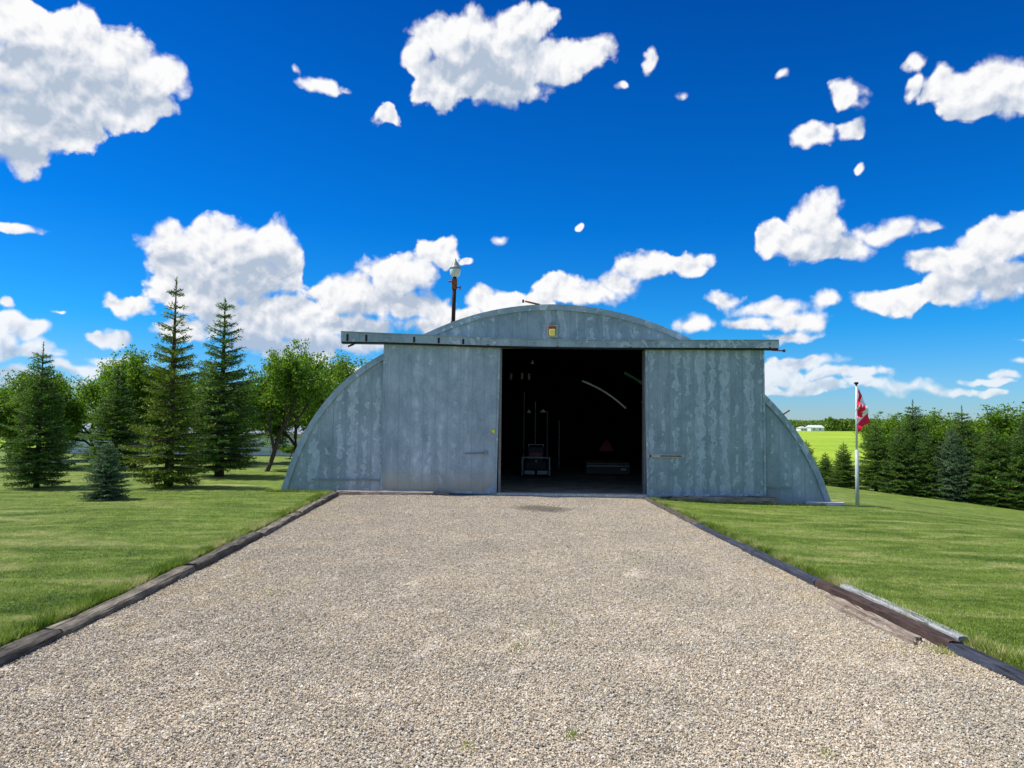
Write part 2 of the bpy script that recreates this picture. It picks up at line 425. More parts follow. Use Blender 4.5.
def m_leaf(name, stops, trans=0.3, rough=0.5):
    m, t, s = new_mat(name)
    gn = t.node('ShaderNodeNewGeometry'); r = gn.outputs['Random Per Island']
    v = t.math('ADD', t.math('MULTIPLY', r, 0.5), t.math('MULTIPLY', t.noise(gn.outputs['Position'], 2.2, 3), 0.5))
    c = t.ramp(v, stops)
    s(Base_Color=c, Roughness=rough)
    tr = t.node('ShaderNodeBsdfTranslucent'); t.put(tr.inputs[0], t.mix(1.0, c, (1.25, 1.35, 0.6), 'MULTIPLY'))
    mx = t.node('ShaderNodeMixShader'); mx.inputs[0].default_value = trans
    t.l.new(t.b.outputs[0], mx.inputs[1]); t.l.new(tr.outputs[0], mx.inputs[2]); t.l.new(mx.outputs[0], t.out.inputs[0])
    return m
def m_bark(name, a, b):
    m, t, s = new_mat(name); o = t.node('ShaderNodeTexCoord').outputs['Object']
    n = t.noise(t.scale(o, (1, 1, 0.25)), 30, 5, 0.7)
    s(Base_Color=t.ramp(n, [(0.3, a), (0.7, b)]), Roughness=0.9, Normal=t.bump(n, 0.7, 0.02))
    return m
def m_simple(name, col, rough=0.6, metal=0.0, var=0.25, sc=12, spec=0.3):
    m, t, s = new_mat(name); p = pos(t)
    n = t.noise(p, sc, 6, 0.65)
    c = t.mix(1.0, col, t.ramp(n, [(0.25, 1 - var), (0.75, 1 + var)]), 'MULTIPLY')
    s(Base_Color=c, Roughness=t.mapr(n, 0.2, 0.8, min(1, rough + 0.12), max(0.05, rough - 0.12)), Metallic=metal, Specular_IOR_Level=spec,
      Normal=t.bump(n, 0.15, 0.004))
    return m
def m_galv(name, stain=0.5, rib=0.285, dirt=0.6, base=1.0, xoff=0.0, ribs=1.0, soft=0.035):
    """aged galvanised sheet: vertical ribs, spangle, white-rust columns, brown wash at the foot"""
    m, t, s = new_mat(name); p = pos(t)
    sx = t.node('ShaderNodeSeparateXYZ'); t.put(sx.inputs[0], p); X, Z = sx.outputs[0], sx.outputs[2]
    u = t.math('DIVIDE', t.math('ADD', X, xoff), rib)
    cid = t.math('FLOOR', u); fr = t.math('FRACT', u)
    wn = t.node('ShaderNodeTexWhiteNoise', noise_dimensions='1D'); t.put(wn.inputs['W'], cid)
    rnd = wn.outputs['Value']
    seam = t.math('MULTIPLY', t.mapr(t.math('ABSOLUTE', t.math('SUBTRACT', fr, 0.5)), 0.455, 0.5), ribs)
    # spangle + blotches
    sp = t.voro(p, 38, out='Color'); sps = t.node('ShaderNodeSeparateColor'); t.put(sps.inputs[0], sp)
    blotch = t.noise(t.scale(p, (1, 1, 0.6)), 2.2, 9, 0.74, 0.3)
    fine = t.noise(p, 45, 5, 0.7)
    val = t.math('ADD', t.math('MULTIPLY', blotch, 0.75), t.math('MULTIPLY', fine, 0.25))
    c = t.ramp(val, [(0.34, (0.18, 0.25, 0.305)), (0.5, (0.315, 0.405, 0.47)), (0.66, (0.48, 0.57, 0.65))])
    c = t.mix(0.18, c, t.mix(sps.outputs[0], (0.14, 0.21, 0.24), (0.33, 0.42, 0.44)))
    c = t.mix(1.0, c, t.ramp(rnd, [(0, 0.94), (1, 1.05)]), 'MULTIPLY')
    # white rust: scalloped patches running down every sheet
    cv = t.node('ShaderNodeCombineXYZ'); t.put(cv.inputs[0], t.math('MULTIPLY', X, 1.0)); t.put(cv.inputs[1], t.math('MULTIPLY', rnd, 37.0)); t.put(cv.inputs[2], t.math('MULTIPLY', Z, 0.75))
    wob = t.noise(cv.outputs[0], 3.0, 2.5, 0.45, 2.2)
    edgey = t.noise(p, 26, 4, 0.7)
    centre = t.math('SUBTRACT', 1.0, t.math('MULTIPLY', t.math('ABSOLUTE', t.math('SUBTRACT', fr, 0.5)), 1.7))
    amt = t.math('ADD', t.math('MULTIPLY', centre, 0.36), t.math('ADD', t.math('MULTIPLY', wob, 0.9), t.math('MULTIPLY', edgey, 0.10)))
    amt = t.math('ADD', amt, t.math('MULTIPLY', t.math('SUBTRACT', rnd, 0.5), 0.22))
    amt = t.math('ADD', amt, t.math('MULTIPLY', t.math('SUBTRACT', t.noise(p, 1.1, 3, 0.6), 0.5), 0.55))
    th = 0.985 - 0.20 * stain
    mask = t.mapr(amt, th, th + soft)
    rim = t.math('MULTIPLY', t.mapr(amt, th - 0.01, th + 0.015), t.mapr(amt, th + 0.06, th + 0.03))
    inner = t.mapr(t.noise(t.scale(p, (1, 1, .6)), 8, 6, 0.75), 0.35, 0.65, 0.10, 0.72)
    c = t.mix(t.math('MULTIPLY', mask, inner), c, (0.64, 0.74, 0.82))
    c = t.mix(t.math('MULTIPLY', rim, 0.42 if soft < 0.05 else 0.12), c, (0.70, 0.80, 0.86))
    # spots
    spot = t.mapr(t.noise(t.scale(p, (1, 1, 0.7)), 15, 3, 0.6), 0.66, 0.72)
    c = t.mix(t.math('MULTIPLY', spot, 0.35 * (0.3 + stain)), c, (0.48, 0.57, 0.60))
    # runs of dark water
    run = t.mapr(t.noise(t.scale(p, (9, 9, 0.25)), 1.6, 5, 0.7), 0.56, 0.75)
    c = t.mix(t.math('MULTIPLY', run, 0.30), c, (0.10, 0.14, 0.15))
    # splash of mud and rust near the ground
    foot = t.math('MULTIPLY', t.mapr(t.math('ADD', Z, t.math('MULTIPLY', blotch, -0.5)), 0.42, -0.15), dirt)
    c = t.mix(t.math('MULTIPLY', foot, 0.6), c, (0.36, 0.34, 0.24))
    c = t.mix(t.math('MULTIPLY', seam, t.mapr(blotch, 0.35, 0.65, 0.0, 0.42)), c, (0.085, 0.115, 0.125))
    if base != 1.0: c = t.mix(1.0, c, (base, base, base), 'MULTIPLY')
    hgt = t.math('ADD', t.math('MULTIPLY', seam, -1.0), t.math('MULTIPLY', blotch, 0.9))
    s(Base_Color=c, Metallic=0.12, Roughness=t.mapr(mask, 0, 1, 0.48, 0.75), Specular_IOR_Level=0.35, Normal=t.bump(hgt, 0.35, 0.012))
    return m
def m_tie(name, cols, warm=0.0):
    m, t, s = new_mat(name); o = t.node('ShaderNodeTexCoord').outputs['Object']
    g1 = t.noise(t.scale(o, (16, 1.1, 16)), 4, 8, 0.78, 0.2)
    crack = t.mapr(t.noise(t.scale(o, (26, 1.0, 26)), 2.4, 6, 0.7), 0.56, 0.62)
    w = t.noise(o, 3.1, 5, 0.65)
    v = t.math('ADD', t.math('MULTIPLY', g1, 0.6), t.math('MULTIPLY', w, 0.4))
    c = t.ramp(v, [(0.36, cols[0]), (0.5, cols[1]), (0.64, cols[2])])
    c = t.mix(t.math('MULTIPLY', crack, 0.8), c, (0.012, 0.011, 0.01))
    s(Base_Color=c, Roughness=0.85, Normal=t.bump(t.math('SUBTRACT', g1, crack), 0.8, 0.012))
    return m

M = {}
M['lawn'] = m_lawn(); M['field'] = m_field(); M['drive'] = m_drive(); M['stone'] = m_stone()
GR = [(0.02, (0.06, 0.13, 0.01)), (0.3, (0.145, 0.24, 0.02)), (0.5, (0.24, 0.345, 0.04)), (0.75, (0.40, 0.46, 0.11)), (0.95, (0.60, 0.56, 0.27))]
M['blade'] = m_blade('grass_blades', GR)
M['spruce'] = m_leaf('spruce_needles', [(0.25, (0.033, 0.085, 0.018)), (0.5, (0.078, 0.165, 0.03)), (0.75, (0.19, 0.30, 0.04))], 0.34)
M['spruce_y'] = m_leaf('yellowing_spruce_needles', [(0.25, (0.045, 0.09, 0.012)), (0.5, (0.11, 0.18, 0.018)), (0.75, (0.28, 0.34, 0.03))], 0.32)
M['spruce_b'] = m_leaf('blue_spruce_needles', [(0.25, (0.045, 0.095, 0.045)), (0.5, (0.09, 0.17, 0.085)), (0.75, (0.19, 0.29, 0.15))], 0.22)
M['leaf'] = m_leaf('broad_leaves', [(0.25, (0.05, 0.12, 0.01)), (0.5, (0.11, 0.215, 0.017)), (0.75, (0.25, 0.37, 0.03))], 0.46)
M['leaf_far'] = m_leaf('far_foliage', [(0.25, (0.09, 0.17, 0.02)), (0.5, (0.15, 0.25, 0.035)), (0.75, (0.25, 0.36, 0.05))], 0.25)
M['bark'] = m_bark('brown_bark', (0.035, 0.025, 0.018), (0.13, 0.10, 0.075))
M['bark_s'] = m_bark('spruce_bark', (0.03, 0.02, 0.015), (0.10, 0.07, 0.05))
M['galv_wall'] = m_galv('galvanised_wall_sheet', 0.85, 0.30, 0.35)
M['galv_gable'] = m_galv('galvanised_gable_sheet', 0.7, 0.34, 0.0, 0.85)
M['galv_ldoor'] = m_galv('galvanised_left_door_sheet', 0.80, 0.285, 1.5, 1.08, 0.07, 1.0, 0.16)
M['galv_rdoor'] = m_galv('galvanised_right_door_sheet', 1.0, 0.285, 0.35, 0.92, 0.02)
M['galv_trim'] = m_galv('galvanised_trim', 0.25, 50.0, 0.0, 1.0, 20, 0.0)
M['galv_roof'] = m_galv('galvanised_roof_sheet', 0.3, 50.0, 0.0, 1.0, 20, 0.0)
M['inner'] = m_simple('shade_black_lining', (0.012, 0.013, 0.016), 0.9, spec=0.05)  # near-black colour carries the deep shade inside the building
M['slab'] = m_simple('oil_stained_concrete', (0.30, 0.30, 0.22), 0.9, var=0.5, sc=1.5, spec=0.05)
M['concrete'] = m_simple('pale_concrete', (0.70, 0.67, 0.60), 0.9, sc=20)
M['black'] = m_simple('black_steel', (0.015, 0.015, 0.017), 0.5)
M['steel'] = m_simple('weathered_steel', (0.28, 0.27, 0.25), 0.5, 0.5)
M['palestrip'] = m_simple('pale_strap', (0.50, 0.50, 0.43), 0.6)
M['rust'] = m_simple('rusty_steel', (0.20, 0.075, 0.035), 0.85, var=0.5, sc=30)
M['white'] = m_simple('white_paint', (0.72, 0.73, 0.72), 0.5, var=0.08)
M['yellow'] = m_simple('yellow_lens', (0.85, 0.70, 0.16), 0.3, var=0.1)
M['reflector'] = m_simple('yellow_reflector', (0.75, 0.80, 0.05), 0.4, var=0.05)
M['globe'] = m_simple('milk_glass', (0.62, 0.66, 0.62), 0.25, var=0.05, sc=20)
M['cap'] = m_simple('grey_cast_metal', (0.26, 0.29, 0.29), 0.5, 0.2)
M['red'] = m_simple('red_paint', (0.17, 0.004, 0.014), 0.4, var=0.15)
M['redflag'] = m_simple('red_cloth', (0.85, 0.02, 0.06), 0.8, var=0.1, sc=40)
M['whiteflag'] = m_simple('white_cloth', (0.9, 0.88, 0.92), 0.8, var=0.06, sc=40)
M['polew'] = m_simple('white_pole_paint', (0.42, 0.46, 0.46), 0.45, var=0.15)
M['tyre'] = m_simple('tyre_rubber', (0.02, 0.02, 0.02), 0.85)
M['seat'] = m_simple('black_vinyl', (0.03, 0.03, 0.032), 0.5)
M['siding'] = None
M['wood'] = m_tie('weathered_board', [(0.16, 0.12, 0.09), (0.30, 0.24, 0.19), (0.46, 0.41, 0.36)])
M['tie_dark'] = m_tie('charcoal_timber', [(0.03, 0.027, 0.022), (0.095, 0.085, 0.068), (0.20, 0.18, 0.145)])
M['tie_grey'] = m_tie('grey_cracked_timber', [(0.045, 0.039, 0.03), (0.16, 0.14, 0.105), (0.38, 0.335, 0.26)])
M['tie_blue'] = m_tie('blue_black_timber', [(0.018, 0.022, 0.035), (0.04, 0.048, 0.07), (0.085, 0.095, 0.12)])
M['tie_brown'] = m_tie('brown_creosoted_timber', [(0.025, 0.016, 0.014), (0.06, 0.038, 0.033), (0.12, 0.08, 0.065)])
M['board'] = m_tie('pale_grey_board', [(0.24, 0.25, 0.25), (0.36, 0.37, 0.37), (0.46, 0.47, 0.46)])
def m_siding():
    m, t, s = new_mat('pale_blue_siding'); p = pos(t)
    sx = t.node('ShaderNodeSeparateXYZ'); t.put(sx.inputs[0], p)
    fr = t.math('FRACT', t.math('DIVIDE', sx.outputs[2], 0.24))
    n = t.noise(p, 1.5, 5)
    c = t.mix(t.mapr(fr, 0.86, 0.95), t.ramp(n, [(0.3, (0.60, 0.66, 0.74)), (0.7, (0.76, 0.80, 0.86))]), (0.25, 0.29, 0.34))
    s(Base_Color=c, Roughness=0.6, Normal=t.bump(fr, 0.6, 0.02))
    return m
M['siding'] = m_siding()
def m_fibreglass(name, col):
    m, t, s = new_mat(name)
    tr = t.node('ShaderNodeBsdfTranslucent'); tr.inputs[0].default_value = (*col, 1)
    df = t.node('ShaderNodeBsdfDiffuse'); df.inputs[0].default_value = (*col, 1)
    mx = t.node('ShaderNodeMixShader'); mx.inputs[0].default_value = 0.4
    t.l.new(tr.outputs[0], mx.inputs[1]); t.l.new(df.outputs[0], mx.inputs[2]); t.l.new(mx.outputs[0], t.out.inputs[0])
    return m
M['fibre'] = m_fibreglass('clouded_fibreglass', (0.85, 0.83, 0.80))
M['fibre_g'] = m_fibreglass('green_fibreglass', (0.012, 0.16, 0.075))

# ------------------------------------------------------------------ ground
def grid_mesh(name, xs, ys, off=0.0, zf=gz):
    X, Y = np.meshgrid(xs, ys); Z = zf(X, Y) + off
    v = np.stack([X.ravel(), Y.ravel(), Z.ravel()], 1)
    nx, ny = len(xs), len(ys)
    i = (np.arange(ny - 1)[:, None] * nx + np.arange(nx - 1)[None, :]).ravel()
    return np_mesh(name, v, np.stack([i, i + 1, i + nx + 1, i + nx], 1), True)
xs = np.concatenate([np.arange(-60, -5, 1.0), np.arange(-5, 5, 0.06), np.arange(5, 60.1, 0.8)])
ys = np.concatenate([np.arange(-12, 16.4, 0.3), np.arange(16.4, 17.2, 0.05), np.arange(17.2, 40.1, 0.8)])
tag(mesh_obj('lawn', grid_mesh('lawn', xs, ys), M['lawn']), kind='structure')
xs = np.concatenate([-np.geomspace(3500, 20, 60), np.linspace(-18, 18, 13), np.geomspace(20, 3500, 60)])
ys = np.concatenate([np.array([-3500, -900, -200, -60, -20, 0, 20]), np.arange(28, 60, 2.0), np.geomspace(62, 5000, 70)])
def zfield(X, Y):
    z = gz(X, Y)
    inl = (1 - sstep(Y, 36, 42)) * 0.5
    return z - inl
tag(mesh_obj('field', grid_mesh('field', xs, ys, -0.03, zfield), M['field']), kind='structure')
# driveway bed
ys = np.arange(-8, 16.95, 0.15)
rows = []
NX = 60
hn = rng.normal(size=(len(ys), NX)) * 0.004
for j, y in enumerate(ys):
    a, b = float(left_edge(y)) - 0.05, float(right_edge(y)) + 0.05
    for i in range(NX):
        u = i / (NX - 1); x = a + (b - a) * u
        z = 0.028 * math.sin(u * math.pi) - 0.018 * (math.exp(-((x + 1.15) / 0.35) ** 2) + math.exp(-((x - 1.0) / 0.35) ** 2)) + hn[j, i]
        rows.append((x, y, z))
def drive_z(x, y):
    a, b = left_edge(y) - 0.05, right_edge(y) + 0.05
    u = (x - a) / (b - a)
    return 0.028 * np.sin(u * np.pi) - 0.018 * (np.exp(-((x + 1.15) / 0.35) ** 2) + np.exp(-((x - 1.0) / 0.35) ** 2))
idx = (np.arange(len(ys) - 1)[:, None] * NX + np.arange(NX - 1)[None, :]).ravel()
tag(mesh_obj('driveway', np_mesh('driveway', rows, np.stack([idx, idx + 1, idx + NX + 1, idx + NX], 1), True), M['drive']), kind='structure')

# loose stones over the near drive: real pebbles
def stones(N, y0, y1, pw, smin, smax, seed, xr=None):
    r = np.random.default_rng(seed)
    y = y0 + (y1 - y0) * r.random(N) ** pw
    a, b = left_edge(y) + 0.01, right_edge(y) - 0.01
    x = a + (b - a) * r.random(N)
    keep = np.abs(x) < 0.74 * y + 0.6
    x, y = x[keep], y[keep]; n = len(x)
    cube = np.array([(-1, -1, -1), (1, -1, -1), (1, 1, -1), (-1, 1, -1), (-1, -1, 1), (1, -1, 1), (1, 1, 1), (-1, 1, 1)]) * 0.72
    F = np.array([(0, 3, 2, 1), (4, 5, 6, 7), (0, 1, 5, 4), (1, 2, 6, 5), (2, 3, 7, 6), (3, 0, 4, 7)])
    V = cube[None] * np.array([1, 1, 1.0]) + 0.30 * r.normal(size=(n, 8, 3)).clip(-1.5, 1.5)
    V[:, 4:, :2] *= 0.72
    sz = smin + (smax - smin) * r.random(n) ** 1.8
    S = sz[:, None] * np.stack([1 + 0.5 * r.random(n), 0.7 + 0.4 * r.random(n), 0.42 + 0.3 * r.random(n)], 1) * 0.5
    V = V * S[:, None, :]
    tx = r.normal(size=n) * 0.35; th = r.random(n) * 2 * np.pi
    c, s = np.cos(tx), np.sin(tx)
    Y, Z = V[..., 1] * c[:, None] - V[..., 2] * s[:, None], V[..., 1] * s[:, None] + V[..., 2] * c[:, None]
    V[..., 1], V[..., 2] = Y, Z
    c, s = np.cos(th), np.sin(th)
    X, Y = V[..., 0] * c[:, None] - V[..., 1] * s[:, None], V[..., 0] * s[:, None] + V[..., 1] * c[:, None]
    V[..., 0], V[..., 1] = X + x[:, None], Y + y[:, None]
    V[..., 2] += (drive_z(x, y) + sz * 0.12 + 0.003 + 0.006 * r.random(n))[:, None]
    FF = F[None] + (np.arange(n) * 8)[:, None, None]
    return V.reshape(-1, 3), FF.reshape(-1, 4)
v1, f1 = stones(600000, 2.6, 16.75, 1.3, 0.006, 0.0165, 3)
tag(mesh_obj('gravel', np_mesh('gravel', v1, f1), M['stone']), 'loose crushed gravel covering the driveway', 'gravel', kind='stuff')

# grass blades
def blades(name, pts, hmin, hmax, wid, seed, mat, label):
    r = np.random.default_rng(seed); n = len(pts)
    h = hmin + (hmax - hmin) * r.random(n)
    a = r.random(n) * 2 * np.pi; b = r.random(n) * 2 * np.pi; lean = (0.2 + 0.7 * r.random(n)) * h
    dx, dy = np.cos(a) * wid, np.sin(a) * wid
    p0 = pts - np.stack([dx, dy, 0 * dx], 1); p1 = pts + np.stack([dx, dy, 0 * dx], 1)
    p2 = pts + np.stack([np.cos(b) * lean, np.sin(b) * lean, h], 1)
    V = np.stack([p0, p1, p2], 1).reshape(-1, 3)
    return tag(mesh_obj(name, np_mesh(name, V, np.arange(3 * n).reshape(-1, 3)), mat), label, 'grass', kind='stuff')
def lawn_pts(n, side, seed, ymax, pw):
    r = np.random.default_rng(seed)
    y = 3.6 + (ymax - 3.6) * r.random(n) ** pw
    w = 0.74 * y + 0.4
    if side < 0:
        a = left_edge(y) - 0.18; x = a - (w + a) * r.random(n)
    else:
        a = right_edge(y) + 0.13; x = a + (w - a) * r.random(n)
    k = (w > np.abs(a))
    x, y = x[k], y[k]
    return np.stack([x, y, gz(x, y) - 0.004], 1)
def edge_pts(n, side, seed, width, y0=2.8, y1=16.5):
    r = np.random.default_rng(seed); y = y0 + (y1 - y0) * r.random(n)
    d = np.abs(r.normal(size=n)) * width
    x = (left_edge(y) - 0.185 - d) if side < 0 else (right_edge(y) + 0.135 + d)
    return np.stack([x, y, gz(x, y) - 0.004], 1)
wall_r = lambda n, x0, x1, s: (lambda r: (lambda x: np.stack([x, 16.60 - np.abs(r.normal(size=n)) * 0.07, gz(x, x * 0 + 16.5)], 1))(x0 + (x1 - x0) * r.random(n)))(np.random.default_rng(s))
ptsl = np.concatenate([lawn_pts(190000, -1, 21, 17, 0.9), lawn_pts(190000, 1, 22, 17, 0.9)])
blades('lawn_grass', ptsl, 0.008, 0.024, 0.0034, 23, M['blade'], 'short mown grass blades of the lawn either side of the drive')
pte = np.concatenate([edge_pts(22000, -1, 24, 0.07), edge_pts(34000, 1, 25, 0.09), wall_r(2500, 3.0, 7.2, 26), wall_r(1500, -5.6, -4.0, 27)])
blades('long_grass', pte, 0.03, 0.095, 0.0035, 28, M['blade'], 'longer unmown grass tufts along the timber edging and wall foot')

# weeds in the gravel
def weed(x, y, n, hgt, rad):
    pts = np.stack([x + rng.normal(size=n) * rad, y + rng.normal(size=n) * rad * 1.4, np.zeros(n)], 1)
    pts[:, 2] = drive_z(pts[:, 0], pts[:, 1]) + 0.005
    return pts
wp = np.concatenate([weed(*a) for a in [(0.03, 5.2, 60, 0.03, 0.07), (0.33, 3.78, 30, 0.03, 0.02), (-0.2, 3.62, 30, 0.03, 0.022), (3.14, 5.35, 160, 0.03, 0.05), (-2.2, 6.9, 40, 0, 0.09),
                                      (0.5, 14.5, 120, 0, 0.25), (0.2, 5.7, 40, 0, 0.12), (1.3, 9.0, 50, 0, 0.2), (-1.6, 10.2, 40, 0, 0.2), (1.55, 3.6, 18, 0, 0.02)]])
blades('weeds', wp, 0.015, 0.04, 0.004, 31, M['blade'], 'sparse green weeds sprouting through the driveway gravel')

# ------------------------------------------------------------------ timber edging
def timber(name, p0, p1, wid, zb, zt, mat, label, cat, group=None, jit=0.006, seed=0, tilt=0.0):
    """long weathered timber from p0 to p1 (gravel-side edge), built along local y"""
    r = random.Random(seed)
    p0, p1 = Vector((*p0, 0)), Vector((*p1, 0)); L = (p1 - p0).length
    bm = bmesh.new(); n = max(4, int(L / 0.2))
    hw = wid / 2; ch = min(0.018, wid * 0.12, (zt - zb) * 0.2)
    prof = [(-hw, zb), (-hw, zt - ch), (-hw + ch, zt), (-hw * 0.3, zt + 0.001), (hw * 0.3, zt), (hw - ch, zt), (hw, zt - ch), (hw, zb)]
    rings = []
    for i in range(n + 1):
        y = -L / 2 + L * i / n
        k = 0.985 if i in (0, n) else 1.0
        rings.append([bm.verts.new((x * k + r.gauss(0, jit) + 0.012 * math.sin(y * 2.1 + seed), y, z + (r.gauss(0, jit) if z > zb else 0))) for x, z in prof])
    for i in range(n):
        for j in range(len(prof)):
            bm.faces.new((rings[i][j], rings[i + 1][j], rings[i + 1][(j + 1) % len(prof)], rings[i][(j + 1) % len(prof)]))
    bm.faces.new(rings[0]); bm.faces.new(list(reversed(rings[-1])))
    bmesh.ops.recalc_face_normals(bm, faces=bm.faces)
    for f in bm.faces: f.smooth = len(f.verts) == 4
    me = bpy.data.meshes.new(name); bm.to_mesh(me); bm.free()
    me.set_sharp_from_angle(angle=R(38))
    o = mesh_obj(name, me, mat)
    c = (p0 + p1) / 2; d = (p1 - p0).normalized()
    o.location = c; o.rotation_euler = (0, tilt, math.atan2(-d.x, d.y))
    return tag(o, label, cat, group)
TW = 0.17
def edge_tie(side, y0, y1, mat, label, group, seed, zt=0.065):
    e = left_edge if side < 0 else right_edge
    g_ = 0.012
    y0 += g_; y1 -= g_
    tw = 0.16 if side < 0 else 0.125
    off = side * tw / 2
    r = random.Random(seed * 13)
    return timber('railway_tie', (float(e(y0)) + off + r.uniform(-.012, .012), y0), (float(e(y1)) + off + r.uniform(-.012, .012), y1), tw, -0.08, zt, mat, label, 'railway tie', group, 0.0045, seed)
GL, GRp = 'railway ties edging the left of the drive', 'railway ties edging the right of the drive'
edge_tie(-1, 3.0, 5.45, M['tie_dark'], 'smooth charcoal railway tie left of the gravel, nearest the camera', GL, 1)
edge_tie(-1, 5.45, 7.9, M['tie_grey'], 'cracked grey railway tie left of the gravel, second from the camera', GL, 2)
edge_tie(-1, 7.9, 10.3, M['tie_dark'], 'dark railway tie left of the gravel, third from the camera', GL, 3, 0.08)
edge_tie(-1, 10.3, 12.7, M['tie_grey'], 'weathered grey railway tie left of the gravel, fourth from the camera', GL, 4)
edge_tie(-1, 12.7, 15.0, M['tie_grey'], 'grey railway tie left of the gravel, second from the metal building', GL, 5, 0.08)
edge_tie(-1, 15.0, 16.4, M['tie_dark'], 'short dark railway tie left of the gravel, ending at the metal building', GL, 6, 0.09)
edge_tie(1, 2.9, 5.38, M['tie_blue'], 'blue-black railway tie right of the gravel, nearest the camera', GRp, 7, 0.055)
edge_tie(1, 5.38, 7.5, M['tie_brown'], 'dark brown railway tie right of the gravel with a pale grey board behind it', GRp, 8, 0.065)
edge_tie(1, 7.5, 9.6, M['tie_blue'], 'blue-black railway tie just beyond the brown one, right of the gravel', GRp, 9, 0.06)
edge_tie(1, 9.6, 12.0, M['tie_blue'], 'dark railway tie right of the gravel, halfway to the metal building', GRp, 10, 0.045)
edge_tie(1, 12.0, 14.3, M['tie_dark'], 'dark railway tie right of the gravel, second from the metal building', GRp, 11, 0.045)
edge_tie(1, 14.3, 16.5, M['tie_dark'], 'dark railway tie right of the gravel, ending at the right sliding door', GRp, 12, 0.04)
timber('grey_board', (3.375, 5.42), (3.30, 7.2), 0.10, 0.04, 0.092, M['board'], 'pale grey flat board lying along the brown tie beside the lawn', 'board', None, 0.001, 20)
timber('weathered_plank', (3.10, 5.57), (3.05, 6.95), 0.06, -0.05, 0.040, M['wood'], 'pale splintered plank half buried in the gravel beside the brown tie', 'plank', None, 0.007, 21)
timber('weathered_plank', (3.02, 5.47), (2.93, 6.7), 0.035, -0.05, 0.034, M['wood'], 'short thin splinter of plank in the gravel, furthest from the brown tie', 'plank', None, 0.006, 22)

# ------------------------------------------------------------------ the arched metal building
YF = 17.0
YB = 35.2
bld = empty('quonset_building', (1.03, YF, 0), 'large arched galvanised metal building with parted sliding doors behind the gravel drive', 'storage building')
def addp(mb, name, mat, parent=bld):
    o = mb.build(name, mat)
    o.parent = parent
    o.matrix_parent_inverse = Matrix.Translation(-Vector(world_loc(parent)))
    return o
def world_loc(o):
    l = Vector(o.location); p = o.parent
    while p is not None:
        l += Vector(p.location); p = p.parent
    return l
def reparent(o, parent):
    o.parent = parent
    base = world_loc(parent)
    return o
def addp(mb, name, mat, parent=bld):
    """part built in world coordinates, parented without moving it"""
    base = world_loc(parent)
    for v in mb.bm.verts: v.co -= base
    return mb.build(name, mat, parent)

ARC_L = [(281.5, 490), (287, 471), (294, 453), (302, 435), (311, 419.5), (328, 396.5), (345, 379), (362, 366), (385, 352), (423, 335), (453, 321), (487, 311), (520, 305.5), (553, 304)]
ARC_R = [(576, 305), (600, 308.5), (625, 313.5), (646, 320), (672, 330), (694, 340), (730, 363), (764.5, 394), (786.5, 417), (802, 438), (818, 467), (827, 488), (830, 501)]
raw = [at(px, py, YF) for px, py in ARC_L + ARC_R]
raw = [(p.x, p.z) for p in raw]
def smooth_poly(pts, n=72):
    pts = np.array(pts); s = np.concatenate([[0], np.cumsum(np.hypot(*np.diff(pts, axis=0).T))])
    u = np.linspace(0, s[-1], n); xx = np.interp(u, s, pts[:, 0]); zz = np.interp(u, s, pts[:, 1])
    for _ in range(6):
        xx[1:-1] = 0.25 * xx[:-2] + 0.5 * xx[1:-1] + 0.25 * xx[2:]; zz[1:-1] = 0.25 * zz[:-2] + 0.5 * zz[1:-1] + 0.25 * zz[2:]
    return list(zip(xx, zz))
ARC = smooth_poly(raw)
def offset(poly, d):
    out = []
    n = len(poly)
    for i, (x, z) in enumerate(poly):
        a = poly[max(i - 1, 0)]; b = poly[min(i + 1, n - 1)]
        tx, tz = b[0] - a[0], b[1] - a[1]; l = math.hypot(tx, tz)
        out.append((x + tz / l * d, z - tx / l * d))   # positive = inward (profile runs left to right)
    return out
def strip(outer, inner, y0, y1, mb):
    n = len(outer)
    A = [mb.bm.verts.new((x, y0, z)) for x, z in outer]; B = [mb.bm.verts.new((x, y0, z)) for x, z in inner]
    A2 = [mb.bm.verts.new((x, y1, z)) for x, z in outer]; B2 = [mb.bm.verts.new((x, y1, z)) for x, z in inner]
    for i in range(n - 1):
        mb.bm.faces.new((A[i], A[i + 1], B[i + 1], B[i])); mb.bm.faces.new((A2[i + 1], A2[i], B2[i], B2[i + 1]))
        mb.bm.faces.new((A[i + 1], A[i], A2[i], A2[i + 1])); mb.bm.faces.new((B[i], B[i + 1], B2[i + 1], B2[i]))
    mb.bm.faces.new((A[0], B[0], B2[0], A2[0])); mb.bm.faces.new((B[-1], A[-1], A2[-1], B2[-1]))

# opening and door positions
rail_z_l = at(341, 343, YF - .25).z
OX0, OX1 = at(500, 400, YF).x, at(645, 400, YF).x
OZ = at(572, 347.5, YF).z
IN = offset(ARC, 0.10)
def wall_poly(x0, x1, zb0, zb1, zbot=None, prof=IN):
    """part of the end wall between x0 and x1, from the bottom line up to the arch"""
    xs_ = [p[0] for p in prof]; zs_ = [p[1] for p in prof]
    pts = [(x, z) for x, z in prof if x0 < x < x1]
    zi = lambda x: float(np.interp(x, xs_, zs_))
    top = [(x0, zi(x0))] + pts + [(x1, zi(x1))]
    return top + [(x1, zb1), (x0, zb0)]
XL, XR = IN[0][0], IN[-1][0]
mb = MB()
mb.prism(wall_poly(XL + 0.02, OX0 - 0.15, -0.05, -0.05), YF, YF + 0.06)
addp(mb, 'end_wall', M['galv_wall'])
mb = MB(); mb.prism(wall_poly(OX1 + 0.15, XR - 0.02, -0.15, -0.15), YF, YF + 0.06)
addp(mb, 'end_wall', M['galv_wall'])
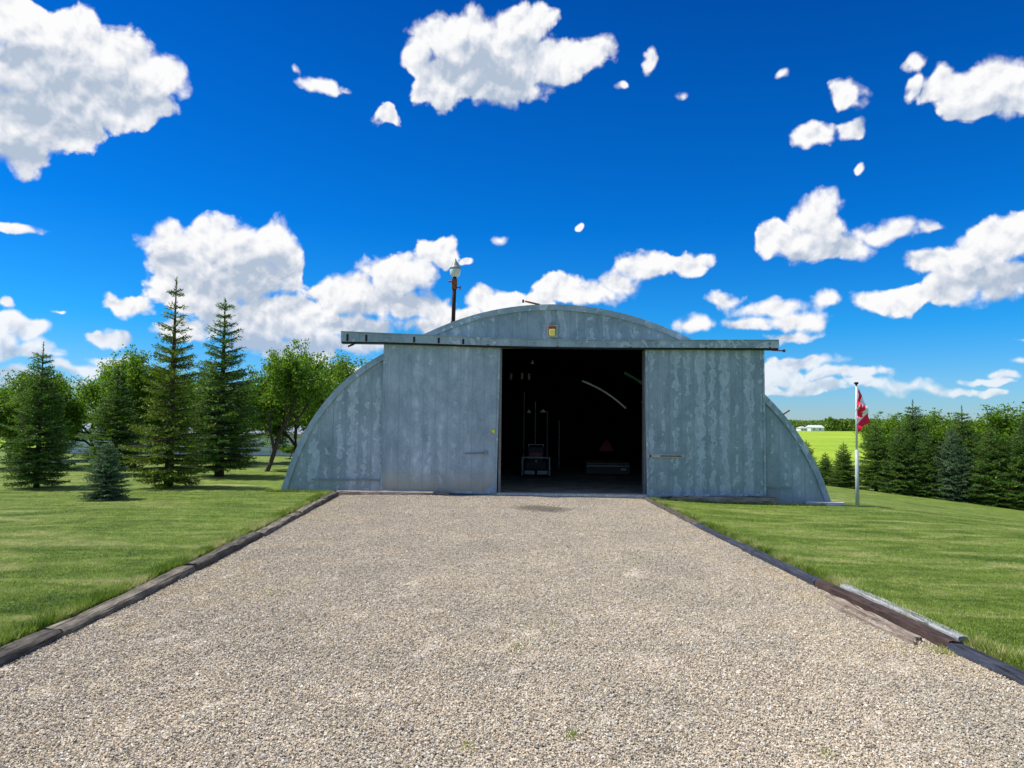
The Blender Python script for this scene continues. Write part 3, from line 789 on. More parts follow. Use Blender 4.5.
mb = MB(); mb.prism(wall_poly(OX0 - 0.15, OX1 + 0.15, OZ, OZ), YF + 0.001, YF + 0.059)
addp(mb, 'gable_wall', M['galv_gable'])
# arch flashing
mb = MB(); strip(offset(ARC, -0.005), offset(ARC, 0.125), YF - 0.035, YF + 0.03, mb)
o = addp(mb, 'arch_flashing', M['galv_trim'])
for i in range(0): pass
# standing lip on the flashing
mb = MB(); strip(offset(ARC, 0.115), offset(ARC, 0.135), YF - 0.05, YF - 0.0355, mb)
addp(mb, 'flashing_lip', M['galv_trim'])
# roof: corrugated shell
def roof_shell(y0, y1, mat, name, inner=False):
    nseg = int((y1 - y0) / 0.1)
    V = []; F = []
    P_ = offset(ARC, 0.03 if not inner else 0.13)
    for j in range(nseg + 1):
        y = y0 + (y1 - y0) * j / nseg
        d = 0.015 * math.cos(j * math.pi) if not inner else 0
        Q = offset(P_, d)
        V += [(x, y, z) for x, z in Q]
    n = len(P_)
    for j in range(nseg):
        for i in range(n - 1):
            F.append((j * n + i, j * n + i + 1, (j + 1) * n + i + 1, (j + 1) * n + i))
    V = np.array(V) - np.array(world_loc(bld))
    return mesh_obj(name, np_mesh(name, V, F, False), mat, bld)
roof_shell(YF + 0.03, YB, M['galv_roof'], 'roof')
g0, g1 = 26.0, 26.35
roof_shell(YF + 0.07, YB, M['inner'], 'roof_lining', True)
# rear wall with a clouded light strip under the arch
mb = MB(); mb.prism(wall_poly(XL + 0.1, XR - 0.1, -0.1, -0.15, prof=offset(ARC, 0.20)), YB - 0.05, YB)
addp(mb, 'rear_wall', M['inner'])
mb = MB()
inn = offset(ARC, 0.115); inn2 = offset(ARC, 0.215)
k0 = [i for i, p in enumerate(inn) if p[0] > (579 - 512) / 720 * YB]; k1 = [i for i in k0 if inn[i][0] < (624 - 512) / 720 * YB]
a, b = k1[0], k1[-1] + 1
def seg_strip(prof_o, prof_i, a, b, y0, y1, mat, name):
    m_ = MB(); strip(prof_o[a:b + 1], prof_i[a:b + 1], y0, y1, m_); return addp(m_, name, mat)
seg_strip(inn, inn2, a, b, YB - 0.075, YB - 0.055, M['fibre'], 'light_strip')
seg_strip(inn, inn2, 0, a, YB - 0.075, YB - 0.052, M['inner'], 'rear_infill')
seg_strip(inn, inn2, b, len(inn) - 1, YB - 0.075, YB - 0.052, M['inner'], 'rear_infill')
# green rib on the lining, sunlight through fibreglass put into its bright colour
gi0 = [i for i, p in enumerate(inn) if p[0] > 4.0 and p[0] < 5.4]
m_ = MB(); strip(offset(ARC, 0.14)[gi0[0]:gi0[-1]], offset(ARC, 0.24)[gi0[0]:gi0[-1]], 25.9, 26.0, m_)
addp(m_, 'roof_rib', m_simple('green_sunlit_rib', (0.35, 0.95, 0.68), 0.5))
m_ = MB(); strip(offset(ARC, 0.14)[gi0[-1] + 1:gi0[-1] + 3], offset(ARC, 0.2)[gi0[-1] + 1:gi0[-1] + 3], 29.9, 30.0, m_)
addp(m_, 'roof_rib', M['white'])
# floor
mb = MB(); mb.box((XL + 0.15, YF + 0.07, -0.12), (XR - 0.15, YB - 0.06, 0.03)); addp(mb, 'floor_slab', M['slab'])
mb = MB(); mb.box((OX0 - 0.2, YF - 0.20, -0.1), (OX1 + 0.15, YF + 0.068, 0.065), bevel=0.01); addp(mb, 'threshold', m_simple('worn_threshold', (0.65, 0.62, 0.50), 0.8, var=0.4))
# opening frame
mb = MB(); mb.box((OX0 - 0.02, YF - 0.02, 0.03), (OX0 + 0.035, YF + 0.2, OZ - 0.05)); addp(mb, 'door_jamb', M['steel'])
mb = MB(); mb.box((OX1 - 0.035, YF - 0.02, 0.03), (OX1 + 0.02, YF + 0.2, OZ - 0.05)); addp(mb, 'door_jamb', M['steel'])
mb = MB(); mb.box((OX0 - 0.05, YF - 0.055, OZ - 0.045), (OX1 + 0.05, YF - 0.003, OZ + 0.02)); addp(mb, 'door_header', M['palestrip'])
# doors: ribbed sheet on a frame, slightly leaning quads as in the photo
def quad_door(tl, tr, br, bl, y0, y1, mat, name):
    c = [at(*p, y0) for p in (tl, tr, br, bl)]
    m_ = MB()
    poly = [(p.x, p.z) for p in c]
    m_.prism(poly, y0, y1)
    return addp(m_, name, mat), c
def door_edges(c, y0, y1, parent):
    """folded edges of the sheet"""
    tl, tr, br, bl = c
    for (a, b) in ((tl, bl), (tr, br)):
        m_ = MB(); w = 0.022
        d = 1 if a is tl else -1
        m_.prism([(a.x, a.z), (a.x + d * w * 2, a.z), (b.x + d * w * 2, b.z), (b.x, b.z)], y0 - 0.018, y0 - 0.002)
        addp(m_, 'folded_edge', M['galv_trim'], parent)
    m_ = MB(); m_.prism([(bl.x + 0.05, bl.z + 0.05), (br.x - 0.05, br.z + 0.05), (br.x - 0.05, br.z), (bl.x + 0.05, bl.z)], y0 - 0.016, y0 - 0.002)
    addp(m_, 'bottom_rail', M['galv_trim'], parent)
YD = YF - 0.20
ld, lc = quad_door((384, 341), (500.5, 344), (496.5, 494), (380.5, 491.5), YD, YD + 0.07, M['galv_ldoor'], 'sliding_door')
ld['label'] = 'left sliding door of smooth grey sheet with a small latch'
door_edges(lc, YD, YD + .07, ld)
rd, rc = quad_door((645, 345), (764, 347.5), (766, 496), (647, 496.5), YD, YD + 0.07, M['galv_rdoor'], 'sliding_door')
rd['label'] = 'right sliding door with columns of white stains'
door_edges(rc, YD, YD + .07, rd)
def rivets(parent, x, z0, z1, y, n):
    for k in range(n):
        z = z0 + (z1 - z0) * (k + .5) / n
        m_ = MB(); m_.tube([(x, y - .012, z), (x, y + .004, z)], .011, 6); addp(m_, 'rivet', M['cap'], parent)
rivets(rd, rc[0].x + .02, .2, 3.4, YD - .02, 9); rivets(rd, rc[1].x - .03, .2, 3.4, YD - .02, 9)
rivets(ld, lc[0].x + .0, .2, 3.4, YD - .02, 9)
# patch on left door foot, latch, reflector
def fp(px, py, y=YD): return at(px, py, y)
p = fp(490, 487); m_ = MB()
q = [fp(484, 493), fp(495.5, 493), fp(496.3, 477)]
m_.prism([(a.x, a.z) for a in q], YD - 0.024, YD - 0.019); addp(m_, 'corner_patch', M['galv_trim'], ld)
a, b = fp(465, 453.5), fp(486, 453); m_ = MB(); m_.tube([a + Vector((0, -0.03, 0)), b + Vector((0, -0.03, 0))], 0.013, 8); m_.box(b + Vector((-.03, -.045, -.04)), b + Vector((.05, -.003, .045)), bevel=.006)
addp(m_, 'latch', M['steel'], ld)
m_ = MB(); m_.box(a + Vector((-.05, -0.008, -.035)), b + Vector((-.06, -0.002, .02))); addp(m_, 'latch_plate', M['galv_trim'], ld)
p = fp(493.5, 431); m_ = MB(); m_.lathe([(0.001, 0), (0.045, 0.0), (0.045, 0.012), (0.001, 0.014)], (0, 0, 0), 16)
for v in m_.bm.verts: v.co = Vector((v.co.x, -v.co.z, v.co.y)) + p + Vector((0, -0.019, 0))
addp(m_, 'reflector', M['reflector'], ld)
a, b = fp(648, 455.5), fp(684, 456.5); m_ = MB(); m_.box((a.x, YD - .03, b.z - .03), (b.x, YD - .012, a.z + .03), bevel=.004); addp(m_, 'strap', M['palestrip'], rd)
m_ = MB(); m_.box((a.x + .28, YD - .045, b.z - .004), (b.x - .06, YD - .031, a.z + .006)); m_.box((a.x + .02, YD - .05, b.z - .02), (a.x + .07, YD - .031, a.z + .02)); addp(m_, 'latch', M['rust'], rd)
# seam bars on the wings
for (x0, x1, y) in ((312, 379.5, 479.3), (766, 791, 487.6)):
    a, b = at(x0, y, YF), at(x1, y + (x1 - x0) * 0.012, YF); m_ = MB(); m_.prism([(a.x, a.z + .018), (b.x, b.z + .018), (b.x, b.z - .018), (a.x, a.z - .018)], YF - .03, YF - .003); addp(m_, 'lap_seam', M['cap'])
# track cover (boxed rail) with straps and bolts
YR = YF - 0.36
TOPP = [(341, 331.8), (385, 333.8), (423, 335.2), (490, 338.4), (560, 340.2), (600, 340.7), (779, 340.4)]
BOTP = [(341, 341.4), (385, 342.0), (423, 343.2), (490, 345.4), (560, 346.8), (600, 347.3), (779, 348.0)]
TOP = [at(*p, YR) for p in TOPP]; BOT = [at(*p, YR) for p in BOTP]
def band(A, B, y0, y1, name, mat, parent):
    m_ = MB(); m_.prism([(p.x, p.z) for p in A] + [(p.x, p.z) for p in reversed(B)], y0, y1); return addp(m_, name, mat, parent)
up = lambda L, d: [p + Vector((0, 0, d)) for p in L]
track = band(TOP, BOT, YR, YF - 0.112, 'door_track_cover', M['galv_trim'], bld)
band(up(BOT, -.003), up(BOT, -.038), YR + .03, YF - 0.13, 'door_track', M['black'], track)
band(up(TOP, .018), up(TOP, .002), YR - .022, YF - .11, 'cover_lip', M['galv_trim'], track)
TX, TZ, BZ = [p.x for p in TOP], [p.z for p in TOP], [p.z for p in BOT]
for i, px in enumerate([347.5, 366.3, 390, 414.2, 438.8, 463.3, 488, 511.5, 534.5, 557.6, 582, 607, 630.5, 656, 681.5, 706, 731, 752.5, 770]):
    dark = i in (0, 1, 3, 4, 5)
    x_ = at(px, 340, YR).x
    tz_, bz_ = float(np.interp(x_, TX, TZ)), float(np.interp(x_, TX, BZ))
    m_ = MB()
    if dark: m_.box((x_ - .024, YR - .012, bz_ + .01), (x_ + .024, YR - .001, tz_ - .045))
    else:
        mb_ = MB(); mb_.tube([(x_, YR - .022, (tz_ + bz_) / 2 + .005), (x_, YR - .001, (tz_ + bz_) / 2 + .005)], .022, 8); addp(mb_, 'track_bolt', M['cap'], track)
        m_.box((x_ - .02, YR - .012, bz_ - .012), (x_ + .02, YR - .001, bz_ + .022))
    addp(m_, 'track_strap', M['black'] if dark else (M['cap'] if i % 3 else M['rust']), track)
m_ = MB(); m_.tube([at(357, 342, YR + .05), at(353, 344.5, YR + .05), at(348, 346.5, YR + .05)], 0.022, 8); addp(m_, 'track_stop', M['black'], track)
m_ = MB(); m_.tube([at(766, 349.5, YR + .05), at(774, 350.5, YR + .05), at(784, 350.8, YR + .05)], 0.014, 8); m_.box(at(784, 350.8, YR + .05) + Vector((-.025, -.025, -.03)), at(784, 350.8, YR + .05) + Vector((.025, .025, .03))); addp(m_, 'track_stop', M['rust'], track)
# rods sticking out of the arch
m_ = MB(); m_.tube([at(525, 301.2, YF), at(540, 304.8, YF)], 0.022, 8); m_.box(at(523, 301, YF) + Vector((-.02, -.02, -.04)), at(523, 301, YF) + Vector((.03, .02, .03))); addp(m_, 'roof_rod', M['rust'])
m_ = MB(); m_.tube([at(783, 414.5, YF - .02), at(789.6, 410.3, YF - .02)], 0.018, 8); addp(m_, 'roof_rod', M['rust'])
# gable light
p = at(552, 331.5, YF)
m_ = MB(); m_.box((p.x - .13, YF - .05, p.z - .15), (p.x + .13, YF - .003, p.z + .15), bevel=.01); lamp = addp(m_, 'gable_light', M['palestrip'])
m_ = MB(); m_.box((p.x - .09, YF - .13, p.z - .11), (p.x + .09, YF - .052, p.z + .12), bevel=.02); addp(m_, 'housing', M['rust'], lamp)
m_ = MB(); m_.box((p.x - .07, YF - .17, p.z - .12), (p.x + .07, YF - .132, p.z + .04), bevel=.02); addp(m_, 'lens', M['yellow'], lamp)
# concrete foot under the right corner
m_ = MB()
rr = random.Random(4); cx, cy = at(823, 504, YF - .1).x, YF - .16
outl = [(math.cos(k / 14 * 6.283) * (0.46 + rr.uniform(-.07, .07)), math.sin(k / 14 * 6.283) * (0.24 + rr.uniform(-.04, .04))) for k in range(14)]
zz = gzf(cx, cy)
lo = [m_.bm.verts.new((cx + x * 1.1, cy + y * 1.1, zz - .08)) for x, y in outl]; hi = [m_.bm.verts.new((cx + x, cy + y, zz + .055 + rr.uniform(-.006, .008))) for x, y in outl]
m_.bm.faces.new(hi)
for k in range(14): m_.bm.faces.new((lo[k], lo[(k + 1) % 14], hi[(k + 1) % 14], hi[k]))
tag(m_.build('concrete_pad', M['concrete']), 'rough white concrete pad at the right foot of the metal building', 'concrete pad')
# timbers at the door feet
def beam(px0, py0, px1, py1, Y, wid, hgt, mat, label, seed):
    a, b = at(px0, py0, Y), at(px1, py1, Y)
    z = (a.z + b.z) / 2
    return timber('wooden_beam', (a.x, Y), (b.x, Y), wid, z - hgt, z, mat, label, 'wooden beam', 'beams at the door feet', 0.005, seed)
beam(337, 490.2, 449, 492.6, YD - .17, 0.14, 0.10, M['wood'], 'chipped pale beam lying against the foot of the left sliding door', 31)
beam(672, 495.5, 777, 497.8, YD - .17, 0.14, 0.13, M['wood'], 'long weathered beam lying at the foot of the right sliding door', 33)

# ------------------------------------------------------------------ lamp on the roof edge
YP = YF + 0.12
base = at(454, 322, YP)
lp = empty('pole_lamp', (base.x, YP, base.z - 0.12), 'acorn globe lamp on a rusty black pole rising from the left of the arched roof', 'lamp')
def addl(m_, name, mat, parent):
    b_ = world_loc(parent)
    for v in m_.bm.verts: v.co -= b_
    return m_.build(name, mat, parent)
m_ = MB(); m_.tube([(base.x - .02, YP, base.z - .12), (base.x, YP, at(454, 277, YP).z)], 0.047, 12); addl(m_, 'pole', m_simple('rusty_black_pole', (0.035, 0.018, 0.014), 0.8, var=0.6, sc=20), lp)
m_ = MB(); m_.box((base.x - .075, YP - .08, base.z - .06), (base.x + .075, YP + .07, base.z + .01), bevel=.008); addl(m_, 'foot_bracket', M['rust'], lp)
zb_ = at(454, 285, YP).z
m_ = MB(); m_.box((base.x - .065, YP - .07, zb_ - .10), (base.x + .06, YP + .06, zb_ + .14), bevel=.01); m_.tube([(base.x, YP - .03, zb_ + .07), (base.x - .15, YP - .03, zb_ + .08)], .022, 8); m_.tube([(base.x, YP - .03, zb_ - .06), (base.x + .14, YP - .03, zb_ - .07)], .014, 8)
m_.tube([(base.x + .14, YP - .03, zb_ - .12), (base.x + .14, YP - .03, zb_ - .03)], .014, 8)
addl(m_, 'clamp', M['rust'], lp)
zg = at(455, 277.2, YP).z
m_ = MB(); m_.lathe([(.05, 0), (.10, .03), (.123, .09), (.130, .16), (.127, .20)], (base.x + .01, YP, zg)); addl(m_, 'globe', M['globe'], lp)
m_ = MB(); m_.lathe([(.135, .195), (.138, .225), (.11, .25), (.085, .29), (.07, .34), (.035, .39), (.016, .44), (.004, .46)], (base.x + .01, YP, zg)); addl(m_, 'cap', M['cap'], lp)

# ------------------------------------------------------------------ things inside
def wheel(parent, c, rad, wid, rimmat):
    m_ = MB(); m_.lathe([(rad * .55, -wid / 2), (rad * .9, -wid / 2), (rad, -wid * .3), (rad, wid * .3), (rad * .9, wid / 2), (rad * .55, wid / 2)], (0, 0, 0), 20)
    for v in m_.bm.verts: v.co = Vector((v.co.z, v.co.x, v.co.y))
    o = m_.build('wheel', M['tyre'], parent, c)
    m_ = MB(); m_.lathe([(rad * .12, -wid * .42), (rad * .53, -wid * .38), (rad * .53, wid * .38), (rad * .12, wid * .42)], (0, 0, 0), 16)
    for v in m_.bm.verts: v.co = Vector((v.co.z, v.co.x, v.co.y))
    m_.build('rim', rimmat, o)
    return o
tp = at(536, 477.5, 22.5)
tr_ = empty('lawn_tractor', (tp.x, 22.6, 0.03), 'small ride-on lawn tractor with a pale frame parked inside the open doorway', 'lawn tractor')
def tb(name, mat, boxes, parent=tr_, bev=.02):
    m_ = MB()
    for lo, hi in boxes: m_.box(lo, hi, bevel=bev)
    return m_.build(name, mat, parent)
tb('body', M['black'], [((-.33, .15, .25), (.33, 1.5, .5)), ((-.26, .9, .5), (.26, 1.55, .78))])
tb('seat', M['seat'], [((-.24, .25, .5), (.24, .65, .62)), ((-.24, .17, .55), (.24, .28, .95))])
tb('seat_shell', m_simple('dull_red_panel', (0.28, 0.06, 0.10), 0.5), [((-.22, .13, .6), (.22, .165, .78))])
tb('rear_frame', M['cap'], [((-.45, .02, .06), (-.40, .07, .62)), ((.40, .02, .06), (.45, .07, .62)), ((-.45, .02, .60), (.45, .07, .645))], bev=.006)
tb('rear_panel', M['steel'], [((-.36, .0, .10), (-.03, .03, .22)), ((.03, .0, .10), (.36, .03, .22))], bev=.006)
m_ = MB(); m_.tube([(0, .95, .78), (0, .82, .98)], .02, 8); m_.lathe([(.16, -.015), (.19, 0), (.16, .015)], (0, .82, .99), 20); m_.build('steering_wheel', M['black'], tr_)
m_ = MB(); m_.lathe([(.03, 0), (.035, .02), (.01, .03)], (0, 0, 0), 12)
for v in m_.bm.verts: v.co = Vector((v.co.x, -v.co.z, v.co.y + .52))
m_.build('hitch_ball', M['white'], tr_)
tb('top_bar', M['palestrip'], [((-.25, .1, 1.02), (.25, .13, 1.04)), ((-.24, .1, .95), (-.22, .13, 1.02)), ((.22, .1, .95), (.24, .13, 1.02))], bev=.004)
for sx_ in (-.38, .38):
    wheel(tr_, (sx_, .42, .25), .25, .2, M['palestrip']); wheel(tr_, (sx_ * .9, 1.4, .19), .19, .14, M['palestrip'])
wp_ = at(610, 476, 23.5)
wg = empty('farm_wagon', (wp_.x, 24.0, 0.03), 'low flat wagon with grey tailboard and red triangle inside the doorway', 'wagon')
m_ = MB(); m_.box((-.72, 0, .05), (.72, .05, .38), bevel=.01); tbd = m_.build('tailboard', m_simple('grey_tailboard', (0.09, 0.095, 0.09), 0.7), wg)
m_ = MB(); m_.box((-.72, .055, .36), (.72, 2.4, .42), bevel=.01); m_.build('deck', M['wood'], wg)
m_ = MB(); m_.box((-.7, -.02, .30), (.7, -.003, .33)); m_.build('trim_bar', M['palestrip'], tbd)
m_ = MB(); m_.tube([(-.05, .2, .42), (-.05, .2, 1.3)], .025, 8); m_.build('post', M['black'], wg)
m_ = MB(); m_.prism([(-.29, .83), (-.25, .79), (.17, .79), (.21, .83), (.0, 1.17), (-.08, 1.17)], .13, .145); m_.build('warning_triangle', M['red'], wg)
for sx_ in (-.6, .6):
    for sy_ in (.5, 1.9): wheel(wg, (sx_, sy_, .2), .2, .14, M['palestrip'])
m_ = MB(); m_.box((.42, -.03, .17), (.6, -.003, .24)); m_.build('tail_lamp', M['palestrip'], tbd)
# hanging things on the left inside wall rack
rk = empty('storage_rack', (0.35, 27.2, 0.03), 'tall dark storage rack of upright posts deep inside the doorway', 'rack')
for i, x in enumerate((.12, .55, 1.0, 1.45)):
    m_ = MB(); m_.box((x - .02, 0, 0), (x + .02, .04, 2.9 - .35 * i)); m_.build('post', M['cap'], rk)
for z in (.8, 1.6, 2.2):
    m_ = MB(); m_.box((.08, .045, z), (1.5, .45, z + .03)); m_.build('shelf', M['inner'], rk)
gg = 'pale objects hanging inside the doorway'
def hang(px, py, Y, w, h, name, label, cat, mat):  # made-up pale bodies in place of small marks that can't be read
    p = at(px, py, Y); o = empty(name, (p.x, Y, p.z), label, cat, gg)
    m_ = MB(); m_.lathe([(w * .2, -h / 2), (w * .5, -h * .42), (w * .42, 0), (w * .5, h * .4), (w * .2, h / 2)], (0, 0, 0), 12); m_.build('body', mat, o)
    m_ = MB(); m_.tube([(0, 0, h / 2), (0, 0, h / 2 + .12)], .006, 6); m_.build('cord', M['black'], o)
hang(511, 376.5, 21, .09, .2, 'mark_stand_in', 'left of three small pale stand-ins for unread marks high in the doorway', 'mark', M['cap'])
hang(522, 376, 21, .08, .2, 'mark_stand_in', 'middle of three small pale stand-ins for unread marks high in the doorway', 'mark', M['cap'])
hang(529, 376.5, 21, .08, .19, 'mark_stand_in', 'right of three small pale stand-ins for unread marks high in the doorway', 'mark', M['cap'])
def shade(px, py, Y, w, label):
    p = at(px, py, Y); o = empty('pendant_light', (p.x, Y, p.z), label, 'pendant light', 'flat pale shades hanging inside')
    m_ = MB(); m_.lathe([(w, -.03), (w * .95, 0), (w * .3, .05), (.02, .08)], (0, 0, 0), 16); m_.build('shade', M['white'], o)
    m_ = MB(); m_.tube([(0, 0, .08), (0, 0, .5)], .006, 6); m_.build('cord', M['black'], o)
shade(532.5, 363, 22, .06, 'single flat pale shade hanging topmost in the doorway')
shade(529, 412, 23, .07, 'left shade of the pair above the lawn tractor')
shade(543, 411.5, 23, .10, 'right shade of the pair above the lawn tractor, larger')

# ------------------------------------------------------------------ flagpole and flag
fbx, fby = at(857.5, 506, 16.4).x, 16.4
fb = Vector((fbx, fby, gzf(fbx, fby)))
ztop = at(858, 386, fby).z
fpole = empty('flagpole', tuple(fb), 'slender white flagpole with a black finial on the lawn right of the building', 'flagpole')
hz = ztop - fb.z
m_ = MB(); m_.tube([(0, 0, -.05), (.005, 0, hz * .47)], [.043, .040], 14); m_.build('lower_pole', M['polew'], fpole)
m_ = MB(); m_.tube([(.005, 0, hz * .47), (.02, 0, hz)], [.024, .018], 12); m_.build('upper_pole', M['white'], fpole)
m_ = MB(); m_.lathe([(.012, 0), (.022, .01), (.02, .03), (.045, .05), (.05, .07), (.045, .085), (.012, .09)], (.02, 0, hz)); m_.build('finial', M['black'], fpole)
half = [(0, 1.0), (0.10, .80), (0.22, .86), (0.16, .52), (0.33, .70), (0.38, .60), (0.58, .64), (0.50, .44), (0.60, .38), (0.28, .10), (0.33, 0.0), (0.03, .04), (0.03, -.25)]
LEAF = half + [(-x, y) for x, y in reversed(half)][:-1]
def inside(px, py, poly):
    c = False; n = len(poly); j = n - 1
    for i in range(n):
        xi, yi = poly[i]; xj, yj = poly[j]
        if (yi > py) != (yj > py) and px < (xj - xi) * (py - yi) / (yj - yi) + xi: c = not c
        j = i
    return c
NS, NT_ = 150, 76
V = []; F = []; MI = []
Lf, Hf = 1.0, 0.52
for i in range(NS + 1):
    for j in range(NT_ + 1):
        s_ = i / NS; q = j / NT_
        fold = 0.035 * math.sin(s_ * 7 + q * 5.5) * min(1, s_ * 4) + 0.02 * math.sin(s_ * 17 + q * 8)
        tx_, tz_ = 0.03 + 0.25 * s_ ** 0.8, -0.74 * s_ ** 1.05
        bx_, bz_ = 0.0 - 0.035 * math.sin(s_ * 3), -0.30 - 0.68 * s_
        x = tx_ * (1 - q) + bx_ * q + 0.012 * math.sin(s_ * 13 + q * 6) * s_
        z = tz_ * (1 - q) + bz_ * q + 0.02 * math.sin(q * 7 + s_ * 4) * s_
        V.append((x, fold - 0.05, z))
for i in range(NS):
    for j in range(NT_):
        a = i * (NT_ + 1) + j
        F.append((a, a + NT_ + 1, a + NT_ + 2, a + 1))
        s_ = (i + .5) / NS; q = (j + .5) / NT_
        red = s_ < .25 or s_ > .75 or inside((s_ - .5) * 2.0 / .84, (0.87 - q) / .84 * 1.04 - 0.02, LEAF)
        MI.append(0 if red else 1)
fl = mesh_obj('flag', np_mesh('flag', V, F, True, np.array(MI)), [M['redflag'], M['whiteflag']], None, (fb.x + .02, fb.y, ztop - .06))
tag(fl, 'limp red and white maple leaf flag hanging from the flagpole', 'flag')

# ------------------------------------------------------------------ trees
def spruce_crown(Hh, Rr, seed, density=1.0, skirt=0.06, lead=0.42, open_=0.0):
    r = np.random.default_rng(seed)
    O, Dd, Ll = [], [], []
    BR = []   # branch wood segments
    z = skirt * Hh
    while z < Hh - lead * 0.6:
        f = (z / Hh)
        nb = int((10 if f < 0.7 else 6) * density + r.integers(0, 2))
        env = Rr * (1 - f) ** 0.82 * (0.86 + 0.28 * r.random())
        if f < skirt + 0.12: env *= 0.75 + (f - skirt) * 2
        a0 = r.random() * 6.28
        for k in range(nb):
            a = a0 + k * 6.283 / nb + r.normal() * 0.12
            L = max(0.12, env * (0.72 + 0.45 * r.random()))
            zz = z + r.normal() * 0.05
            dz0 = 0.45 * f ** 1.6 - 0.12 * (1 - f)       # top branches rise, lower ones droop
            n = max(3, int(L / 0.07))
            prev = np.array([0, 0, zz]); 
            for i in range(1, n + 1):
                u = i / n
                rad = L * u
                hz_ = zz + dz0 * rad + (0.22 * L * u * u if f < 0.8 else 0.1 * L * u)- 0.18 * L * u * (1 - f)
                q = np.array([math.cos(a) * rad, math.sin(a) * rad, hz_])
                d = q - prev
                if u > 0.12:
                    tl_ = (0.10 + 0.34 * L * (1 - u) ** 0.9) * (0.7 + 0.5 * r.random())
                    tl_ = min(tl_, 0.42)
                    for sgn in (-1, 1):
                        ang = a + sgn * (0.85 + 0.2 * r.normal() * 0.6)
                        tw = np.array([math.cos(ang), math.sin(ang), -0.10 + 0.12 * r.normal() * 0.8])
                        O.append(q); Dd.append(tw / np.linalg.norm(tw)); Ll.append(tl_)
                O.append(prev); Dd.append(d / (np.linalg.norm(d) + 1e-6)); Ll.append(np.linalg.norm(d) * 1.5)
                prev = q
            BR.append((np.array([0, 0, zz]), prev, 0.012 + 0.008 * L))
        z += (0.10 + 0.04 * (1 - f) + 0.04 * r.random() + (0.10 + open_ * 0.16) * f * f) * (Hh / 5.0) ** 0.4
    # leader
    for k in range(14):
        zz = Hh - lead * (k / 14) - 0.02
        O.append(np.array([0, 0, zz - .05])); Dd.append(np.array([r.normal() * .15, r.normal() * .15, 1.0])); Ll.append(0.10)
    O, Dd, Ll = np.array(O), np.array(Dd), np.array(Ll)
    # needles
    cnt = np.maximum(3, (Ll / 0.024).astype(int))
    idx = np.repeat(np.arange(len(O)), cnt); n = len(idx)
    uu = r.random(n)
    p = O[idx] + Dd[idx] * (Ll[idx] * uu)[:, None]
    rv = r.normal(size=(n, 3)); rv -= (rv * Dd[idx]).sum(1)[:, None] * Dd[idx]
    rv /= np.linalg.norm(rv, axis=1)[:, None] + 1e-6
    nd = Dd[idx] * 0.75 + rv * 0.8; nd[:, 2] += 0.25 
    nd /= np.linalg.norm(nd, axis=1)[:, None]
    ln = 0.05 + 0.04 * r.random(n)
    sd = np.cross(nd, r.normal(size=(n, 3))); sd /= np.linalg.norm(sd, axis=1)[:, None] + 1e-6
    wd = 0.012
    V = np.stack([p - sd * wd, p + sd * wd, p + nd * ln[:, None]], 1).reshape(-1, 3)
    return V, BR
def spruce_mesh(name, mat, Hh, Rr, seed, trunk_mat=None, **kw):
    V, BR = spruce_crown(Hh, Rr, seed, **kw)
    crown = np_mesh('crown', V, np.arange(len(V)).reshape(-1, 3)); crown.materials.append(mat)
    m_ = MB()
    m_.tube([(0, 0, -.1), (0, 0, Hh * .3), (0, 0, Hh * .7), (0, 0, Hh)], [.022 * Hh, .016 * Hh, .008 * Hh, .004], 8)
    for a, b, rad in BR: m_.tube([a, b * .55 + a * .45, b], [rad, rad * .7, .003], 4, cap=False)
    bmesh.ops.recalc_face_normals(m_.bm, faces=m_.bm.faces)
    tm = bpy.data.meshes.new('trunk'); m_.bm.to_mesh(tm); m_.bm.free(); tm.materials.append(M['bark_s'])
    return crown, tm
def put_tree(name, meshes, x, y, scale, rz, label, cat, group, z=None, sxy=1.0):
    root = empty(name, (x, y, gzf(x, y) if z is None else z), label, cat, group, rz)
    root.scale = (scale * sxy, scale * sxy, scale)
    c = bpy.data.objects.new('crown', meshes[0]); C.objects.link(c); c.parent = root
    k = bpy.data.objects.new('trunk', meshes[1]); C.objects.link(k); k.parent = root
    return root
def X_at(px, Y): return (px - 512) / FPX * Y
GS = 'spruces on the left lawn'
SP = {}
SP['a'] = spruce_mesh('a', M['spruce'], 5.0, 1.12, 101, open_=0.6)
SP['b'] = spruce_mesh('b', M['spruce'], 4.2, 1.25, 102)
SP['y'] = spruce_mesh('y', M['spruce_y'], 5.0, 1.0, 103, density=0.8, open_=1.0, skirt=0.03)
SP['blue'] = spruce_mesh('blue', M['spruce_b'], 2.4, 0.85, 104, density=1.1, lead=.2, skirt=.03)
SP['c'] = spruce_mesh('c', M['spruce'], 3.4, 1.35, 105, density=1.1, lead=.3, skirt=.02)
SP['cb'] = spruce_mesh('cb', M['spruce_b'], 3.4, 1.35, 106, density=1.1, lead=.3, skirt=.02)
def spr(kind, H0, px, base_y, top_y, Y, label, group=GS, rz=0.0, sxy=1.0, name='spruce_tree', cat='spruce tree'):
    x = X_at(px, Y); z = gzf(x, Y)
    top = at(px, top_y, Y).z
    return put_tree(name, SP[kind], x, Y, (top - z) / H0, rz, label, cat, group, z, sxy)
spr('b', 4.2, 41, 490, 343, 17.0, 'dark broad spruce at the left edge of the photo', rz=.4, sxy=.92)
spr('y', 5.0, 172, 488, 278, 17.4, 'tallest spruce, thin and spiky with yellowing lower branches', rz=1.0, sxy=1.0)
spr('a', 5.0, 222, 478, 299, 21.0, 'tall dark spruce right of the tallest one', rz=2.0, sxy=1.2)
spr('blue', 2.4, 110, 502, 440, 14.6, 'small bushy blue spruce in front of the other trees on the left lawn', rz=.2, sxy=1.18)
